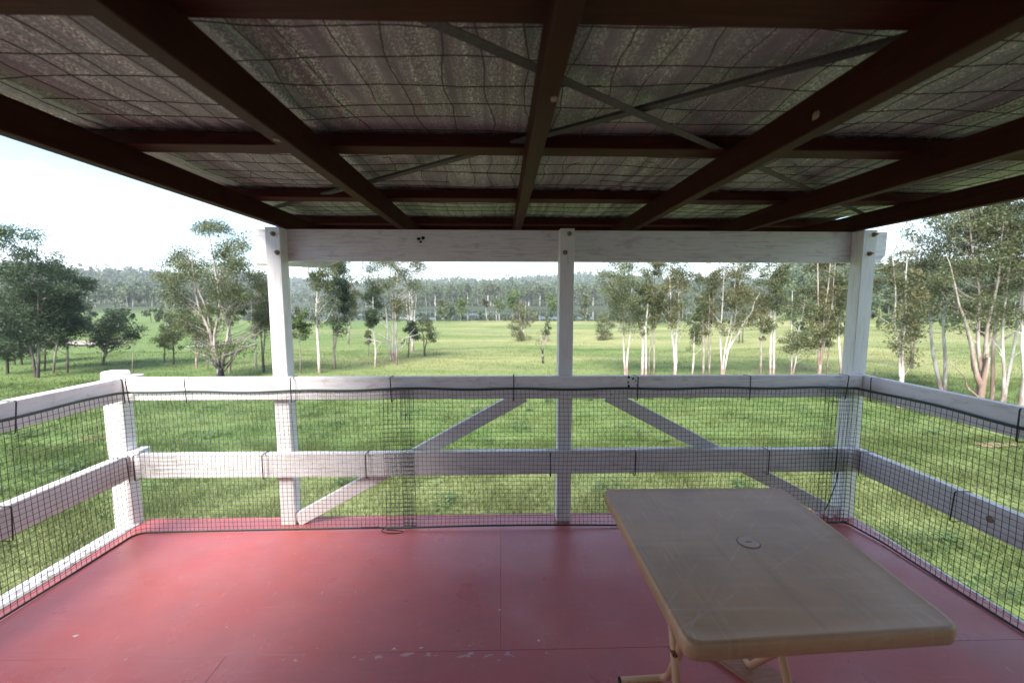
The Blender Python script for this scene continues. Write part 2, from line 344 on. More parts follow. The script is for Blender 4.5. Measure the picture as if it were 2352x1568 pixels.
    L.new(nz((7, 7, 7), 6, .2, .8), bp.inputs['Height']); L.new(bp.outputs[0], p.inputs['Normal'])
    return m
GREEN = (.092, .140, .042)
M['ground'] = ground_material()
tag(put('ground', build_ground(), M['ground']), kind='structure')

# lake
wm = bpy.data.materials.new('lake_water'); wm.use_nodes = True; n = wm.node_tree.nodes; p = n['Principled BSDF']
p.inputs['Base Color'].default_value = (.012, .022, .016, 1); p.inputs['Roughness'].default_value = .03; p.inputs['IOR'].default_value = 1.33
nb = n.new('ShaderNodeTexNoise'); nb.inputs['Scale'].default_value = .8; nb.inputs['Detail'].default_value = 3
np2 = n.new('ShaderNodeTexNoise'); np2.inputs['Scale'].default_value = .035; np2.inputs['Detail'].default_value = 2
mr_ = n.new('ShaderNodeMapRange'); mr_.inputs['From Min'].default_value = .53; mr_.inputs['From Max'].default_value = .60; mr_.inputs['To Min'].default_value = .004; mr_.inputs['To Max'].default_value = 1
bp = n.new('ShaderNodeBump'); bp.inputs['Strength'].default_value = .12; bp.inputs['Distance'].default_value = .22
tcn = n.new('ShaderNodeTexCoord'); wm.node_tree.links.new(tcn.outputs['Object'], nb.inputs['Vector']); wm.node_tree.links.new(tcn.outputs['Object'], np2.inputs['Vector']); wm.node_tree.links.new(np2.outputs['Fac'], mr_.inputs['Value']); wm.node_tree.links.new(mr_.outputs[0], bp.inputs['Strength'])
wm.node_tree.links.new(nb.outputs['Fac'], bp.inputs['Height']); wm.node_tree.links.new(bp.outputs[0], p.inputs['Normal'])
bm = bmesh.new(); vv = [bm.verts.new(q) for q in ((-130, 120, -4.92), (140, 120, -4.92), (330, 352, -4.92), (-330, 352, -4.92))]; bm.faces.new(vv)
tag(obj('water', bm, wm), kind='structure')
M['water'] = wm
# small dam in the left paddock and a bare gravel bank beside it
def blob_sheet(name, cx, cy, rx, ry, m, dz, seed, lift=0.0):
    r_ = random.Random(seed); bm = bmesh.new(); ring = []
    for k in range(28):
        a = 2*PI*k/28; f = 1+.22*math.sin(3*a+seed)+.12*r_.uniform(-1, 1)
        x = cx+rx*f*math.cos(a); y = cy+ry*f*math.sin(a); ring.append(bm.verts.new((x, y, (gz(x, y) if dz is None else dz)+lift)))
    c = bm.verts.new((cx, cy, (gz(cx, cy) if dz is None else dz)+lift*3))
    for k in range(28): bm.faces.new((c, ring[k], ring[(k+1) % 28]))
    return obj(name, bm, m)
tag(blob_sheet('pond_water', -33.3, 44.4, 1.9, 1.1, wm, gz(-33.3, 44.4)+.16, 2), kind='structure')
M['gravel'] = mat('bare_gravel', (.34, .27, .26), .9, noise=[(3, 5, .4, .65, (.20, .16, .12), .7)], bump=(9, .7, .05))
tag(blob_sheet('dirt_bank', -51.4, 48.6, 4.8, 1.6, M['gravel'], None, 5, .16), kind='structure')
tag(blob_sheet('dirt_patch', 15.6, 9.4, .7, .22, M['earth'], None, 8, .03), kind='structure')

# grass: real blades out to 45 m
def grass_blades():
    def batch(n, r0, r1, hmin, hmax, wid, amax=1.5):
        s = np.sqrt(rng.uniform(r0*r0, r1*r1, n)); a = np.clip(rng.normal(0, .9, n), -amax, amax) if False else rng.uniform(-amax, amax, n)
        yd = s/np.sqrt(1+a*a*.0+0); x = a*s; y = yd-2.84
        keep = (y > .6) | (x < -3.0) | (x > 3.0)
        x, y = x[keep], y[keep]; n = len(x)
        # thin the stand with clumpy patches
        cl = np.sin(x*1.7+np.sin(y*1.3)*1.5)*np.sin(y*2.1+np.cos(x*.9)*1.7)
        k2 = rng.random(n) < (.62+.38*cl); x, y, cl = x[k2], y[k2], cl[k2]; n = len(x)
        z = np.array([gz(a_, b_) for a_, b_ in zip(x, y)])
        h = rng.uniform(hmin, hmax, n)*(1+.35*cl); az = rng.uniform(0, 2*PI, n); ln = rng.uniform(.15, .8, n)*h; wd = wid*rng.uniform(.7, 1.3, n)
        la = az+rng.normal(PI/2, .6, n)
        P0 = np.stack([x-np.cos(az)*wd/2, y-np.sin(az)*wd/2, z-.02], 1); P1 = np.stack([x+np.cos(az)*wd/2, y+np.sin(az)*wd/2, z-.02], 1)
        P2 = np.stack([x+np.cos(la)*ln, y+np.sin(la)*ln, z+h], 1)
        V = np.stack([P0, P1, P2], 1).reshape(-1, 3); F = np.arange(3*n).reshape(-1, 3)
        t = np.clip(rng.beta(1.6, 2.6, n)+.16*cl, 0, 1)
        return V, F, np.repeat(t, 3)
    out = []; off = 0; Vs = []; Fs = []; Ts = []
    for args in ((170000, 5.5, 13, .08, .22, .014, 1.6), (150000, 12, 24, .07, .18, .022, 1.5), (90000, 20, 42, .05, .13, .04, 1.45), (30000, 34, 75, .05, .12, .07, 1.45)):
        V, F, t = batch(*args); Vs.append(V); Fs.append(F+off); Ts.append(t); off += len(V)
    return np_mesh('grass', np.concatenate(Vs), np.concatenate(Fs), np.concatenate(Ts), [ground_material('grass_blade', True)])
tag(put('grass', grass_blades()), 'green and straw tipped grass covering the paddock below the verandah', 'grass', kind='stuff')

def weeds():
    g = np.random.default_rng(77); Vs = []; n = 0; T = []
    for i in range(150):
        a = g.uniform(-1.5, 1.5); s_ = g.uniform(5.5, 24); x0 = a*s_; y0 = s_-2.84
        if -3 < x0 < 3 and y0 < .8: continue
        if i < 6: x0, y0 = 1.3+g.normal(0, .5), 3.6+g.normal(0, .4)
        m = int(g.integers(25, 80)); r = g.uniform(.08, .32); z0 = gz(x0, y0)
        c = np.stack([x0+g.normal(0, r, m), y0+g.normal(0, r, m), z0+g.uniform(.03, .10+r*.8, m)], 1)
        az = g.uniform(0, 6.28, m); L_ = g.uniform(.035, .085, m)[:, None]; d = np.stack([np.cos(az), np.sin(az), g.uniform(-.2, .5, m)], 1); sd = np.stack([-np.sin(az), np.cos(az), g.uniform(-.3, .3, m)], 1)
        Vs.append(np.stack([c-d*L_, c+sd*L_*.45, c+d*L_, c-sd*L_*.45], 1).reshape(-1, 3)); n += m; T.append(np.repeat(np.clip(g.random()*.6+g.normal(0, .2, m)+.2, 0, 1), 4))
    return np_mesh('weeds', np.concatenate(Vs), np.arange(4*n).reshape(-1, 4), np.concatenate(T), [tint_mat('weed_leaves', (.05, .095, .03), (.13, .19, .065), .5, .3)])
tag(put('weeds', weeds()), 'leafy weeds dotted through the grass below the verandah', 'weeds', kind='stuff')

# ------------------------------------------------------------------ trees
FOL = {'g': ((.070, .090, .042), (.175, .195, .092)), 'd': ((.034, .058, .034), (.095, .135, .068)),
       'b': ((.070, .082, .036), (.195, .185, .085)), 'l': ((.060, .100, .028), (.160, .215, .065)), 'x': ((.06, .06, .03), (.14, .12, .06))}
LEAF = {k: tint_mat('gum_leaves_'+k, a, b,   .5, .42) for k, (a, b) in FOL.items()}
def bark(name, pale, blot, foot, foot_h, amt=.8):
    m = bpy.data.materials.new(name); m.use_nodes = True; n = m.node_tree.nodes; L = m.node_tree.links; p = n['Principled BSDF']
    p.inputs['Roughness'].default_value = .8; t = n.new('ShaderNodeTexCoord')
    def nz(sc, lo, hi):
        mpn = n.new('ShaderNodeMapping'); mpn.inputs['Scale'].default_value = sc; z = n.new('ShaderNodeTexNoise'); z.inputs['Scale'].default_value = 1; z.inputs['Detail'].default_value = 5
        r = n.new('ShaderNodeMapRange'); r.inputs['From Min'].default_value = lo; r.inputs['From Max'].default_value = hi
        L.new(t.outputs['Object'], mpn.inputs[0]); L.new(mpn.outputs[0], z.inputs['Vector']); L.new(z.outputs['Fac'], r.inputs['Value']); return r.outputs[0]
    mi = n.new('ShaderNodeMixRGB'); mi.inputs['Color1'].default_value = (*pale, 1); mi.inputs['Color2'].default_value = (*blot, 1); L.new(nz((7, 7, 1.6), .46, .62), mi.inputs['Fac'])
    sx = n.new('ShaderNodeSeparateXYZ'); L.new(t.outputs['Object'], sx.inputs[0])
    f = n.new('ShaderNodeMapRange'); f.inputs['From Min'].default_value = foot_h; f.inputs['From Max'].default_value = foot_h*.45; L.new(sx.outputs['Z'], f.inputs['Value'])
    a = n.new('ShaderNodeMath'); a.operation = 'MULTIPLY'; L.new(f.outputs[0], a.inputs[0]); L.new(nz((5, 5, 2), .30, .45), a.inputs[1])
    m2 = n.new('ShaderNodeMixRGB'); m2.inputs['Color2'].default_value = (*foot, 1); L.new(mi.outputs[0], m2.inputs['Color1']); L.new(a.outputs[0], m2.inputs['Fac'])
    L.new(m2.outputs[0], p.inputs['Base Color']); return m
BARK = {'w': bark('white_gum_bark', (.58, .54, .50), (.34, .29, .26), (.26, .19, .16), 1.2),
        'g': bark('grey_gum_bark', (.30, .26, .23), (.17, .14, .12), (.13, .09, .07), 1.2),
        'k': bark('dark_bark', (.10, .08, .07), (.20, .17, .15), (.05, .04, .035), 1.5),
        'r': bark('red_shedding_bark', (.44, .38, .34), (.27, .20, .165), (.23, .15, .12), 2.4),
        'f': bark('burnt_foot_bark', (.36, .31, .28), (.19, .15, .14), (.008, .007, .007), 2.0)}
COV = {'g': 1.0, 'd': 1.7, 'l': 1.35, 'b': .95, 'x': .05}
FULL = {}
def limb(bm, pts, r0, r1, seg=5):
    n = len(pts); tube(bm, pts, [r0+(r1-r0)*i/(n-1) for i in range(n)], seg, False)
def wobble(a, b, n, amp, r_):
    a = Vector(a); b = Vector(b); L = (b-a).length; o = []
    ph = [r_.uniform(0, 6) for _ in range(4)]
    for i in range(n+1):
        t = i/n; e = math.sin(PI*t)*.6+.4*t*(1-t)*4*.5
        o.append(a+(b-a)*t+Vector((math.sin(t*5+ph[0])*.6+math.sin(t*11+ph[1])*.4, math.sin(t*6+ph[2])*.6, 0))*amp*L*e)
    return o
def make_tree(X, Y, h, cdx, chw, zb, fol, bk, stems, r0, dens, label, seed):
    r_ = random.Random(seed); g = np.random.default_rng(seed); dist = math.hypot(X, Y+2.84)
    name = {'x': 'dead_tree'}.get(fol, 'gum_tree')
    if 18 < Y < 30 and -14 < X < 22 and h > 6.4: h *= 1.30; zb *= 1.05; chw *= 1.08
    elif X < -24 and Y < 31 and fol == 'd': chw *= 1.25 if 'tallest' not in label else 1.5; zb *= .9; h *= 1.12 if 'tallest' in label else .94
    elif 13 < X < 30 and Y < 30: chw *= 1.12; zb *= .95
    root = empty(name, (X, Y, gz(X, Y)-.03)); tag(root, label, 'tree', 'gum trees in the paddock' if dist < 100 else 'gum trees along the lake shore')
    bm = bmesh.new(); seg = 7 if dist < 40 else 4
    ch = h-zb; cc = Vector((cdx, 0, zb+ch*.5))
    # stems
    paths = []
    fork = h*r_.uniform(.08, .22) if bk != 'f' or stems < 3 else h*.085
    if fol == 'x': fork = h*.18
    if seed % 3 == 1 and stems > 1 and bk != 'f': fork = .05
    if stems == 1: fork = 0
    if fork > .1: limb(bm, wobble((0, 0, -.1), (0, 0, fork), 3, .02, r_), r0*1.3, r0*1.02, seg+1)
    for s in range(stems):
        u = (s+.5)/stems*2-1 if stems > 1 else r_.uniform(-.15, .15)
        off = u*chw*(.55 if stems > 1 else 1)
        top = Vector((cdx+off, r_.uniform(-.4, .4)*chw, h*(r_.uniform(.80, .95) if stems > 1 else .95)))
        st = Vector((u*r0*1.1, 0, fork*.93)) if stems > 1 else Vector((0, 0, -.1))
        P = wobble(st, top, 12, .02 if bk != 'f' else .06, r_)
        rr = r0*(1.0 if stems == 1 else .72 if stems == 2 else .58)*r_.uniform(.85, 1.1)
        limb(bm, P, rr*(1.15 if stems == 1 else 1), .008+r0*.06, seg); paths.append((P, rr))
    # clumps
    area = 2*chw*ch
    ncl = int(max(9, min(130, 7+area*5.0*COV[fol]**.5)))
    if fol == 'x': ncl = 10
    nlobe = max(2, int(2+ch*.9+chw*.6)); lobes = []
    for i in range(nlobe):
        t = (i+.5)/nlobe; zt = zb+ch*(.05+.86*t*r_.uniform(.88, 1.05)); wfac = math.sin(PI*min(1, .22+.66*(1-t)))**.6
        lobes.append((Vector((cdx+r_.uniform(-1, 1)*chw*.6*wfac, r_.uniform(-1, 1)*chw*.6*wfac, zt)), chw*(.30+.28*r_.random())*(.6+.6*wfac), min(ch*.20, chw*.9)*(1+.4*r_.random())))
    if 'spreading' in label:
        lobes = [(Vector((cdx+chw*a_, r_.uniform(-.5, .5)*chw, zb+ch*b_)), chw*c_, chw*c_*.75) for a_, b_, c_ in ((-.72, .66, .26), (-.45, .52, .30), (-.15, .62, .32), (.05, .86, .26), (-.05, .92, .18), (.35, .80, .26), (.62, .66, .30), (.80, .50, .24), (.35, .52, .34), (0, .40, .36), (-.45, .30, .30), (.55, .34, .30), (-.65, .12, .24), (.2, .22, .30), (-.25, .14, .26), (.75, .20, .2))]; nlobe = len(lobes); ncl = 150
    cl = []
    for i in range(ncl):
        lc, lr, lz = lobes[r_.randrange(nlobe)]
        v = Vector((r_.gauss(0, 1), r_.gauss(0, 1), r_.gauss(0, 1))); v.normalize(); v *= r_.uniform(.55, 1)
        p = lc+Vector((v.x*lr, v.y*lr, v.z*lz))
        p.x = max(cdx-chw*1.08, min(cdx+chw*1.08, p.x)); p.z = min(h-.05*h*r_.random(), p.z)
        cl.append(p)
    for i in range(max(1, ncl//14)):      # a few low sprays on the trunk
        t = r_.uniform(.3, .75); cl.append(Vector((r_.uniform(-.5, .5)*chw+cdx*t, r_.uniform(-.4, .4)*chw, zb*r_.uniform(.72, 1.0)+.15)))
    for i, p in enumerate(cl):           # branch to every clump
        P, rr = paths[min(range(len(paths)), key=lambda k: abs(paths[k][0][8].x-p.x)+r_.random()*.3*chw)]
        want = p.z-r_.uniform(.25, .6)*(abs(p.x-cdx)+.35*ch*.5); k = min(range(len(P)-1), key=lambda j: abs(P[j].z-max(want, zb*.45)))
        a = P[k]; br = max(.006, rr*(1-k/12)*.42)
        if fol == 'x': br *= 1.5
        if dist > 100: br = max(br, .03)
        mid = a.lerp(p, .55)+Vector((r_.uniform(-.1, .1), r_.uniform(-.1, .1), -.10))*(p-a).length
        limb(bm, [a, a.lerp(mid, .5)+Vector((0, 0, .02)), mid, p], br, br*.25, 4 if dist < 40 else 3)
    if fol == 'x' or bk in 'wf' and dist < 40:
        for i in range(5 if fol != 'x' else 16):
            P, rr = paths[r_.randrange(len(paths))]; k = r_.randrange(3, 11); a = P[k]; L = chw*r_.uniform(.4, 1.0)
            b = a+Vector((r_.choice((-1, 1))*L*r_.uniform(.4, .8), r_.uniform(-.3, .3)*L, L*r_.uniform(.5, 1.1)))
            limb(bm, wobble(a, b, 5, .07, r_), max(.01, rr*.35), .004, 4)
    if label.startswith('massive'):
        limb(bm, wobble((.0, -.05, .5), (-1.5, -.3, 3.9), 9, .05, r_), .12, .05, 7); limb(bm, wobble((-1.5, -.3, 3.9), (-2.6, -.3, 6.6), 8, .05, r_), .05, .012, 6)
        limb(bm, wobble((-.2, -.1, .3), (-1.9, -.2, 2.0), 9, .09, r_), .045, .012, 6); limb(bm, [(-.1, -.1, .3), (-.16, -.2, 1.2), (-.12, -.22, 2.1), (-.3, -.25, 2.25)], [.13, .12, .09, .03][0], .05, 7)
        limb(bm, wobble((.3, 0, 2.6), (2.2, -.2, 4.0), 9, .08, r_), .05, .012, 6)
    if 'spreading' in label:
        for (bx, bz, ex, ez) in ((.15, .5, 1.9, 2.6), (-.1, 1.6, -1.8, 2.6), (.3, 1.5, 2.2, 2.2), (-.3, 2.6, -2.0, 4.0), (-.5, 1.4, -2.2, 1.9)):
            limb(bm, wobble((bx, 0, bz), (ex, r_.uniform(-.5, .5), ez), 9, .09, r_), .055, .012, 6)
    if 'limb leaning right' in label:
        limb(bm, wobble((.1, 0, 1.5), (1.2, 0, 3.4), 7, .05, r_), .06, .04, 6); limb(bm, wobble((1.2, 0, 3.4), (2.0, 0, 5.1), 7, .05, r_), .04, .012, 6)
    tr = obj('trunk', bm, BARK[bk], root, True)
    # leaves
    ll = max(.13, dist*.0050) if dist < 100 else dist*.0052; lw = ll*(.33 if dist < 100 else .6); la = .5*ll*lw
    cov = COV[fol]; nl = int(min(30000, max(400 if dist > 100 else 900, area*cov*(2.0 if dist < 30 and X > 5 else 2.1 if dist < 100 else 3.0)/la)))
    if fol == 'x': nl = int(120*dens/.04) if dens < .2 else 500
    if 'sapling pole' in label: nl = 50
    CL = np.array([list(c) for c in cl]); big = .55+.9*g.random(len(CL)); big /= big.sum()
    idx = g.choice(len(CL), nl, p=big)
    cr = np.clip(.17+.15*chw, .18, .55)*(1 if dist < 100 else 1.6)*g.uniform(.7, 1.35, len(CL))
    d = g.normal(0, 1, (nl, 3)); d /= np.linalg.norm(d, axis=1)[:, None]; rr = g.random(nl)**.45
    c = CL[idx]+d*(cr[idx]*rr)[:, None]*np.array([1.15, 1.15, .8])
    az = g.uniform(0, 2*PI, nl); dr = g.uniform(-.2, 1.25, nl)   # gum leaves hang
    ax = np.stack([np.cos(az)*np.cos(dr), np.sin(az)*np.cos(dr), -np.sin(dr)], 1)
    sd = np.cross(ax, g.normal(0, 1, (nl, 3))); sd /= np.linalg.norm(sd, axis=1)[:, None]
    L_ = ll*g.uniform(.6, 1.3, nl)[:, None]; W_ = lw*g.uniform(.7, 1.2, nl)[:, None]
    V = np.stack([c-ax*L_*.5, c+sd*W_*.5-ax*L_*.1, c+ax*L_*.5, c-sd*W_*.5-ax*L_*.1], 1).reshape(-1, 3)
    F = np.arange(4*nl).reshape(-1, 4)
    ct = g.normal(.02, .22, len(CL)); t = np.clip(g.beta(2, 2.4, nl)+ct[idx], 0, 1)
    put('crown', np_mesh('crown', V, F, np.repeat(t, 4), [LEAF[fol]]), None, root)
    return root
TREES = [
    (-33.0, 25.15, 6.28, 0.41, 1.53, 1.7, 'd', 'k', 1, 0.099, 1, 'dark tree at the far edge of the left thicket, thick trunk forking low'),
    (-37.18, 29.22, 5.22, -0.05, 1.28, 1.6, 'd', 'k', 1, 0.081, 0.7, 'slim dark trunk set back in the left thicket, second from the picture edge'),
    (-36.77, 29.35, 6.23, 0.41, 1.28, 1.61, 'd', 'k', 1, 0.081, 0.8, 'dark trunked tree set back behind the front row of the left thicket'),
    (-28.84, 23.11, 7.87, 0.43, 1.86, 3.33, 'd', 'k', 2, 0.118, 1.7, 'tallest dark green tree of the left thicket with rounded top above the others'),
    (-31.57, 26.06, 6.31, 0.55, 1.01, 2.17, 'd', 'k', 1, 0.073, 0.8, 'dark tree standing just behind the tallest tree of the left thicket'),
    (-29.91, 25.04, 6.66, 0.95, 1.32, 3.11, 'd', 'g', 1, 0.085, 1.2, 'leafy dark tree on the sloping shoulder of the left thicket'),
    (-28.98, 25.04, 5.79, 0.65, 1.19, 2.8, 'd', 'g', 1, 0.085, 1.0, 'dark tree at the lower right end of the left thicket'),
    (-30.32, 28.84, 4.28, 0.69, 1.65, 1.86, 'd', 'g', 1, 0.097, 1.2, 'low spreading dark tree alone between the thicket and the corner post'),
    (-23.79, 23.95, 2.45, 0.22, 0.19, 2.03, 'g', 'g', 1, 0.034, 0.05, 'thin bare sapling pole rising beside the white corner post'),
    (-27.37, 30.93, 3.32, 0.21, 1.12, 1.49, 'l', 'g', 1, 0.069, 0.8, 'small light green tree left of the tree with the burnt base'),
    (-25.72, 29.74, 3.82, 0.19, 1.08, 1.44, 'g', 'k', 1, 0.084, 0.7, 'dark trunked small tree in the shade left of the tree with the burnt base'),
    (-22.27, 27.48, 3.19, 0.29, 0.62, 2.08, 'g', 'r', 2, 0.062, 0.4, 'short tree with two reddish stems seen behind the burnt based tree'),
    (-20.82, 26.53, 4.55, 0.18, 0.75, 2.11, 'l', 'g', 1, 0.045, 0.5, 'slender young tree directly behind the burnt based tree'),
    (-16.29, 21.12, 9.46, -0.34, 3.29, 2.13, 'g', 'f', 4, 0.165, 2.6, 'large spreading gum with blackened forked base and four limbs'),
    (-17.63, 23.95, 6.06, 0.53, 0.68, 3.3, 'g', 'w', 1, 0.069, 0.6, 'pale straight trunk just right of the burnt based gum'),
    (-16.97, 25.72, 5.67, 0.19, 0.76, 2.56, 'g', 'w', 1, 0.059, 0.7, 'pale slender gum standing clear left of the left roof post'),
    (-15.25, 23.63, 6.49, 0.32, 0.88, 3.07, 'g', 'k', 2, 0.069, 0.9, 'twin dark stemmed gum half hidden by the left roof post'),
    (-13.09, 23.01, 4.57, 0.16, 0.47, 2.41, 'g', 'w', 1, 0.054, 0.5, 'thin pale gum hugging the right side of the left roof post'),
    (-12.68, 23.11, 4.29, 0.36, 0.67, 2.53, 'l', 'g', 1, 0.047, 0.9, 'young bright green gum with a low round crown near the left roof post'),
    (-11.58, 23.32, 7.23, 0.2, 1.14, 3.52, 'g', 'w', 1, 0.11, 1.3, 'tall pale trunked gum under the white pipe end, sparse high crown'),
    (-11.44, 25.38, 7.33, 0.64, 1.12, 3.05, 'd', 'g', 3, 0.074, 1.6, 'dense dark gum with three close stems beside the tall pale gum'),
    (-18.07, 45.92, 7.88, 0.65, 1.18, 3.59, 'b', 'g', 1, 0.102, 0.9, 'rusty brown topped gum behind the dense three stemmed gum'),
    (-11.74, 33.45, 2.23, 0.07, 0.32, 1.08, 'g', 'g', 1, 0.048, 0.5, 'tiny sapling left of the white trunk pair in mid field'),
    (-9.0, 26.41, 5.27, 0.13, 0.91, 3.04, 'd', 'w', 1, 0.077, 1.0, 'straight white trunked gum with dark oval crown in mid field'),
    (-8.67, 29.87, 7.87, -0.16, 2.37, 4.42, 'g', 'w', 3, 0.155, 1.7, 'big white gum with spreading trunks and the broadest crown in mid field'),
    (-7.73, 27.36, 5.04, 0.09, 0.79, 3.78, 'b', 'g', 1, 0.064, 0.6, 'thin gum with reddish crown in front of the big white gum'),
    (-8.7, 37.41, 6.64, -0.02, 1.26, 2.65, 'x', 'w', 4, 0.127, 0.35, 'near leafless white gum with fanned bare branches'),
    (-7.87, 31.61, 3.29, 0.26, 0.87, 1.69, 'd', 'k', 1, 0.064, 1.1, 'small round dark crowned tree on a thin trunk in open grass'),
    (-6.66, 32.73, 3.51, 0.25, 1.23, 1.52, 'g', 'k', 2, 0.075, 0.7, 'small open crowned tree with forked dark stem, right one of the pair'),
    (2.76, 49.55, 5.27, -0.15, 1.72, 0.45, 'b', 'w', 2, 0.112, 1.3, 'bushy gum with low side foliage left of the centre post'),
    (3.23, 28.97, 2.73, -0.02, 0.51, 1.54, 'x', 'f', 2, 0.068, 0.04, 'dead white forked sapling with a charred black foot'),
    (5.72, 48.72, 2.86, -0.01, 0.77, 0.44, 'g', 'w', 1, 0.069, 0.7, 'small gum beside the centre post behind the dead sapling'),
    (13.64, 51.68, 4.01, 0.04, 1.61, 0.18, 'g', 'g', 2, 0.103, 1.4, 'bushy low tree near the water, first past the centre post'),
    (7.73, 22.19, 7.14, -0.08, 1.72, 3.41, 'g', 'w', 2, 0.095, 2.0, 'full crowned white gum, first tall one right of the centre post'),
    (8.7, 21.99, 6.01, -0.15, 0.56, 3.25, 'g', 'w', 1, 0.081, 0.8, 'straight pale gum, first stem of the close group of four'),
    (8.84, 21.8, 6.38, -0.1, 0.49, 3.39, 'g', 'w', 1, 0.067, 0.7, 'straight pale gum, second stem of the close group of four'),
    (9.18, 22.19, 5.74, -0.01, 0.5, 3.49, 'b', 'g', 1, 0.055, 0.6, 'thin brown stemmed gum, third of the close group of four'),
    (9.34, 21.9, 6.76, 0.05, 0.66, 3.77, 'b', 'g', 1, 0.054, 0.7, 'thin grey stemmed gum, last of the close group of four'),
    (10.46, 21.41, 7.02, -0.41, 1.23, 3.62, 'b', 'w', 2, 0.093, 1.6, 'white gum with a tall forked trunk and side limb, mid way along the right opening'),
    (11.65, 21.7, 4.35, -0.01, 0.72, 1.98, 'g', 'w', 1, 0.054, 0.7, 'short leafy gum just right of the tall forked white gum'),
    (12.16, 21.41, 6.95, -0.21, 0.78, 3.32, 'g', 'g', 2, 0.067, 1.1, 'tall grey gum with twin stems close together'),
    (12.53, 21.41, 5.89, -0.16, 0.66, 2.8, 'b', 'g', 2, 0.053, 0.8, 'thin multi stemmed gum leaning on the twin stemmed grey gum'),
    (13.15, 21.02, 6.9, 0.37, 1.33, 3.19, 'b', 'w', 3, 0.092, 1.8, 'white gum with a long limb leaning right under a reddish crown'),
    (28.79, 46.11, 5.15, -0.26, 0.85, 2.27, 'g', 'k', 1, 0.08, 0.7, 'distant dark stemmed gum on the rise, the left of two'),
    (29.27, 46.11, 5.67, -0.02, 0.8, 2.54, 'g', 'k', 1, 0.08, 0.7, 'distant dark stemmed gum on the rise, the right of two'),
    (15.9, 21.7, 5.15, -0.24, 0.67, 2.79, 'b', 'g', 1, 0.068, 1.0, 'brown barked gum left of the two straight white stems'),
    (16.37, 21.5, 6.98, -0.44, 0.79, 3.45, 'g', 'w', 1, 0.067, 1.1, 'straight white gum, left of two tall matching stems'),
    (16.56, 21.5, 6.81, -0.0, 0.62, 3.58, 'g', 'w', 1, 0.061, 0.9, 'straight white gum, right of two tall matching stems'),
    (17.79, 21.6, 5.53, 0.11, 1.14, 1.85, 'g', 'w', 2, 0.068, 1.6, 'dense low gum with a V of two white stems'),
    (19.25, 21.31, 6.62, -0.09, 1.19, 2.02, 'b', 'r', 3, 0.094, 1.9, 'broad olive gum with reddish foot left of the right roof post'),
    (19.89, 21.5, 4.61, -0.16, 0.47, 1.98, 'g', 'g', 1, 0.041, 0.5, 'thin stem beside the reddish footed gum'),
    (20.38, 21.02, 6.78, -0.52, 0.59, 3.22, 'g', 'w', 1, 0.067, 0.9, 'white gum partly hidden by the right roof post'),
    (16.83, 13.82, 6.85, -0.44, 0.83, 2.75, 'b', 'w', 3, 0.076, 0.9, 'crooked white gum forking into bare limbs, first past the right roof post'),
    (29.11, 25.38, 6.35, -0.18, 0.94, 2.39, 'g', 'k', 2, 0.111, 1.3, 'dark barked gum standing further back in the right paddock'),
    (22.28, 17.02, 9.34, -1.18, 1.69, 5.28, 'b', 'w', 2, 0.113, 1.5, 'tall white gum in the right paddock with a high airy crown'),
    (21.68, 14.92, 10.01, -0.85, 2.1, 4.8, 'g', 'r', 3, 0.125, 2.2, 'massive red barked gum with a leaning limb and torn stub'),
    (22.25, 14.92, 9.47, -0.79, 0.98, 4.43, 'b', 'r', 1, 0.082, 1.0, 'red barked gum pressed against the massive gum'),
    (22.25, 14.5, 10.24, -0.55, 1.05, 5.36, 'g', 'w', 2, 0.1, 1.6, 'pale gum pair with bowed trunks near the right picture edge'),
    (22.1, 13.75, 9.66, -0.25, 1.1, 4.43, 'g', 'w', 2, 0.096, 1.5, 'pale gum at the very right picture edge'),
    (-18.69, 124.0, 6.21, 0.2, 1.46, 1.96, 'g', 'w', 1, 0.106, 0.5, 'slim water edge gum, first of the row beyond the open meadow'),
    (-17.62, 124.0, 7.01, 0.34, 1.86, 2.76, 'g', 'w', 1, 0.133, 0.6, 'taller water edge gum, second of the row beyond the open meadow'),
    (-12.56, 124.0, 7.15, 0.52, 2.46, 2.9, 'l', 'w', 1, 0.147, 0.9, 'bright domed water edge gum with white trunk'),
    (-15.23, 124.0, 4.29, 0.04, 1.06, 1.76, 'd', 'w', 1, 0.093, 0.6, 'little dark water edge gum left of the bright domed one'),
    (-4.54, 124.0, 7.14, -0.3, 1.0, 4.88, 'x', 'w', 1, 0.107, 0.1, 'bare white snag at the water edge'),
    (-0.65, 124.0, 7.07, -0.05, 1.8, 3.35, 'l', 'w', 1, 0.134, 0.8, 'yellow green water edge gum right of the bare snag'),
    (3.37, 124.0, 9.7, 0.4, 2.67, 3.86, 'l', 'g', 2, 0.148, 1.2, 'large light green gum on the shore left of the centre post'),
    (15.62, 124.0, 8.22, -0.33, 2.15, 3.42, 'l', 'w', 1, 0.148, 1.0, 'round crowned shore gum hard by the centre post'),
    (26.17, 124.0, 8.74, -0.1, 2.16, 2.06, 'g', 'w', 2, 0.136, 0.8, 'branching shore gum right of the centre post'),
    (35.61, 117.34, 6.12, -0.11, 1.93, 1.66, 'g', 'g', 1, 0.129, 0.9, 'grey shore gum behind the first tall right hand gum'),
    (-29.06, 352, 19.18, 0, 3.6, 11.89, 'g', 'w', 1, 0.45, 0.6, 'far shore gum with tall bare white trunk, left of the close cluster'),
    (-11.53, 352, 18.22, 0, 3.6, 11.3, 'g', 'w', 1, 0.45, 0.6, 'far shore white trunk, left stem of the close cluster'),
    (-9.29, 352, 19.33, 0, 3.6, 11.99, 'g', 'w', 1, 0.45, 0.6, 'far shore white trunk, tallest stem of the close cluster'),
    (-7.04, 352, 18.58, 0, 3.6, 11.52, 'g', 'w', 1, 0.45, 0.6, 'far shore white trunk, right stem of the close cluster'),
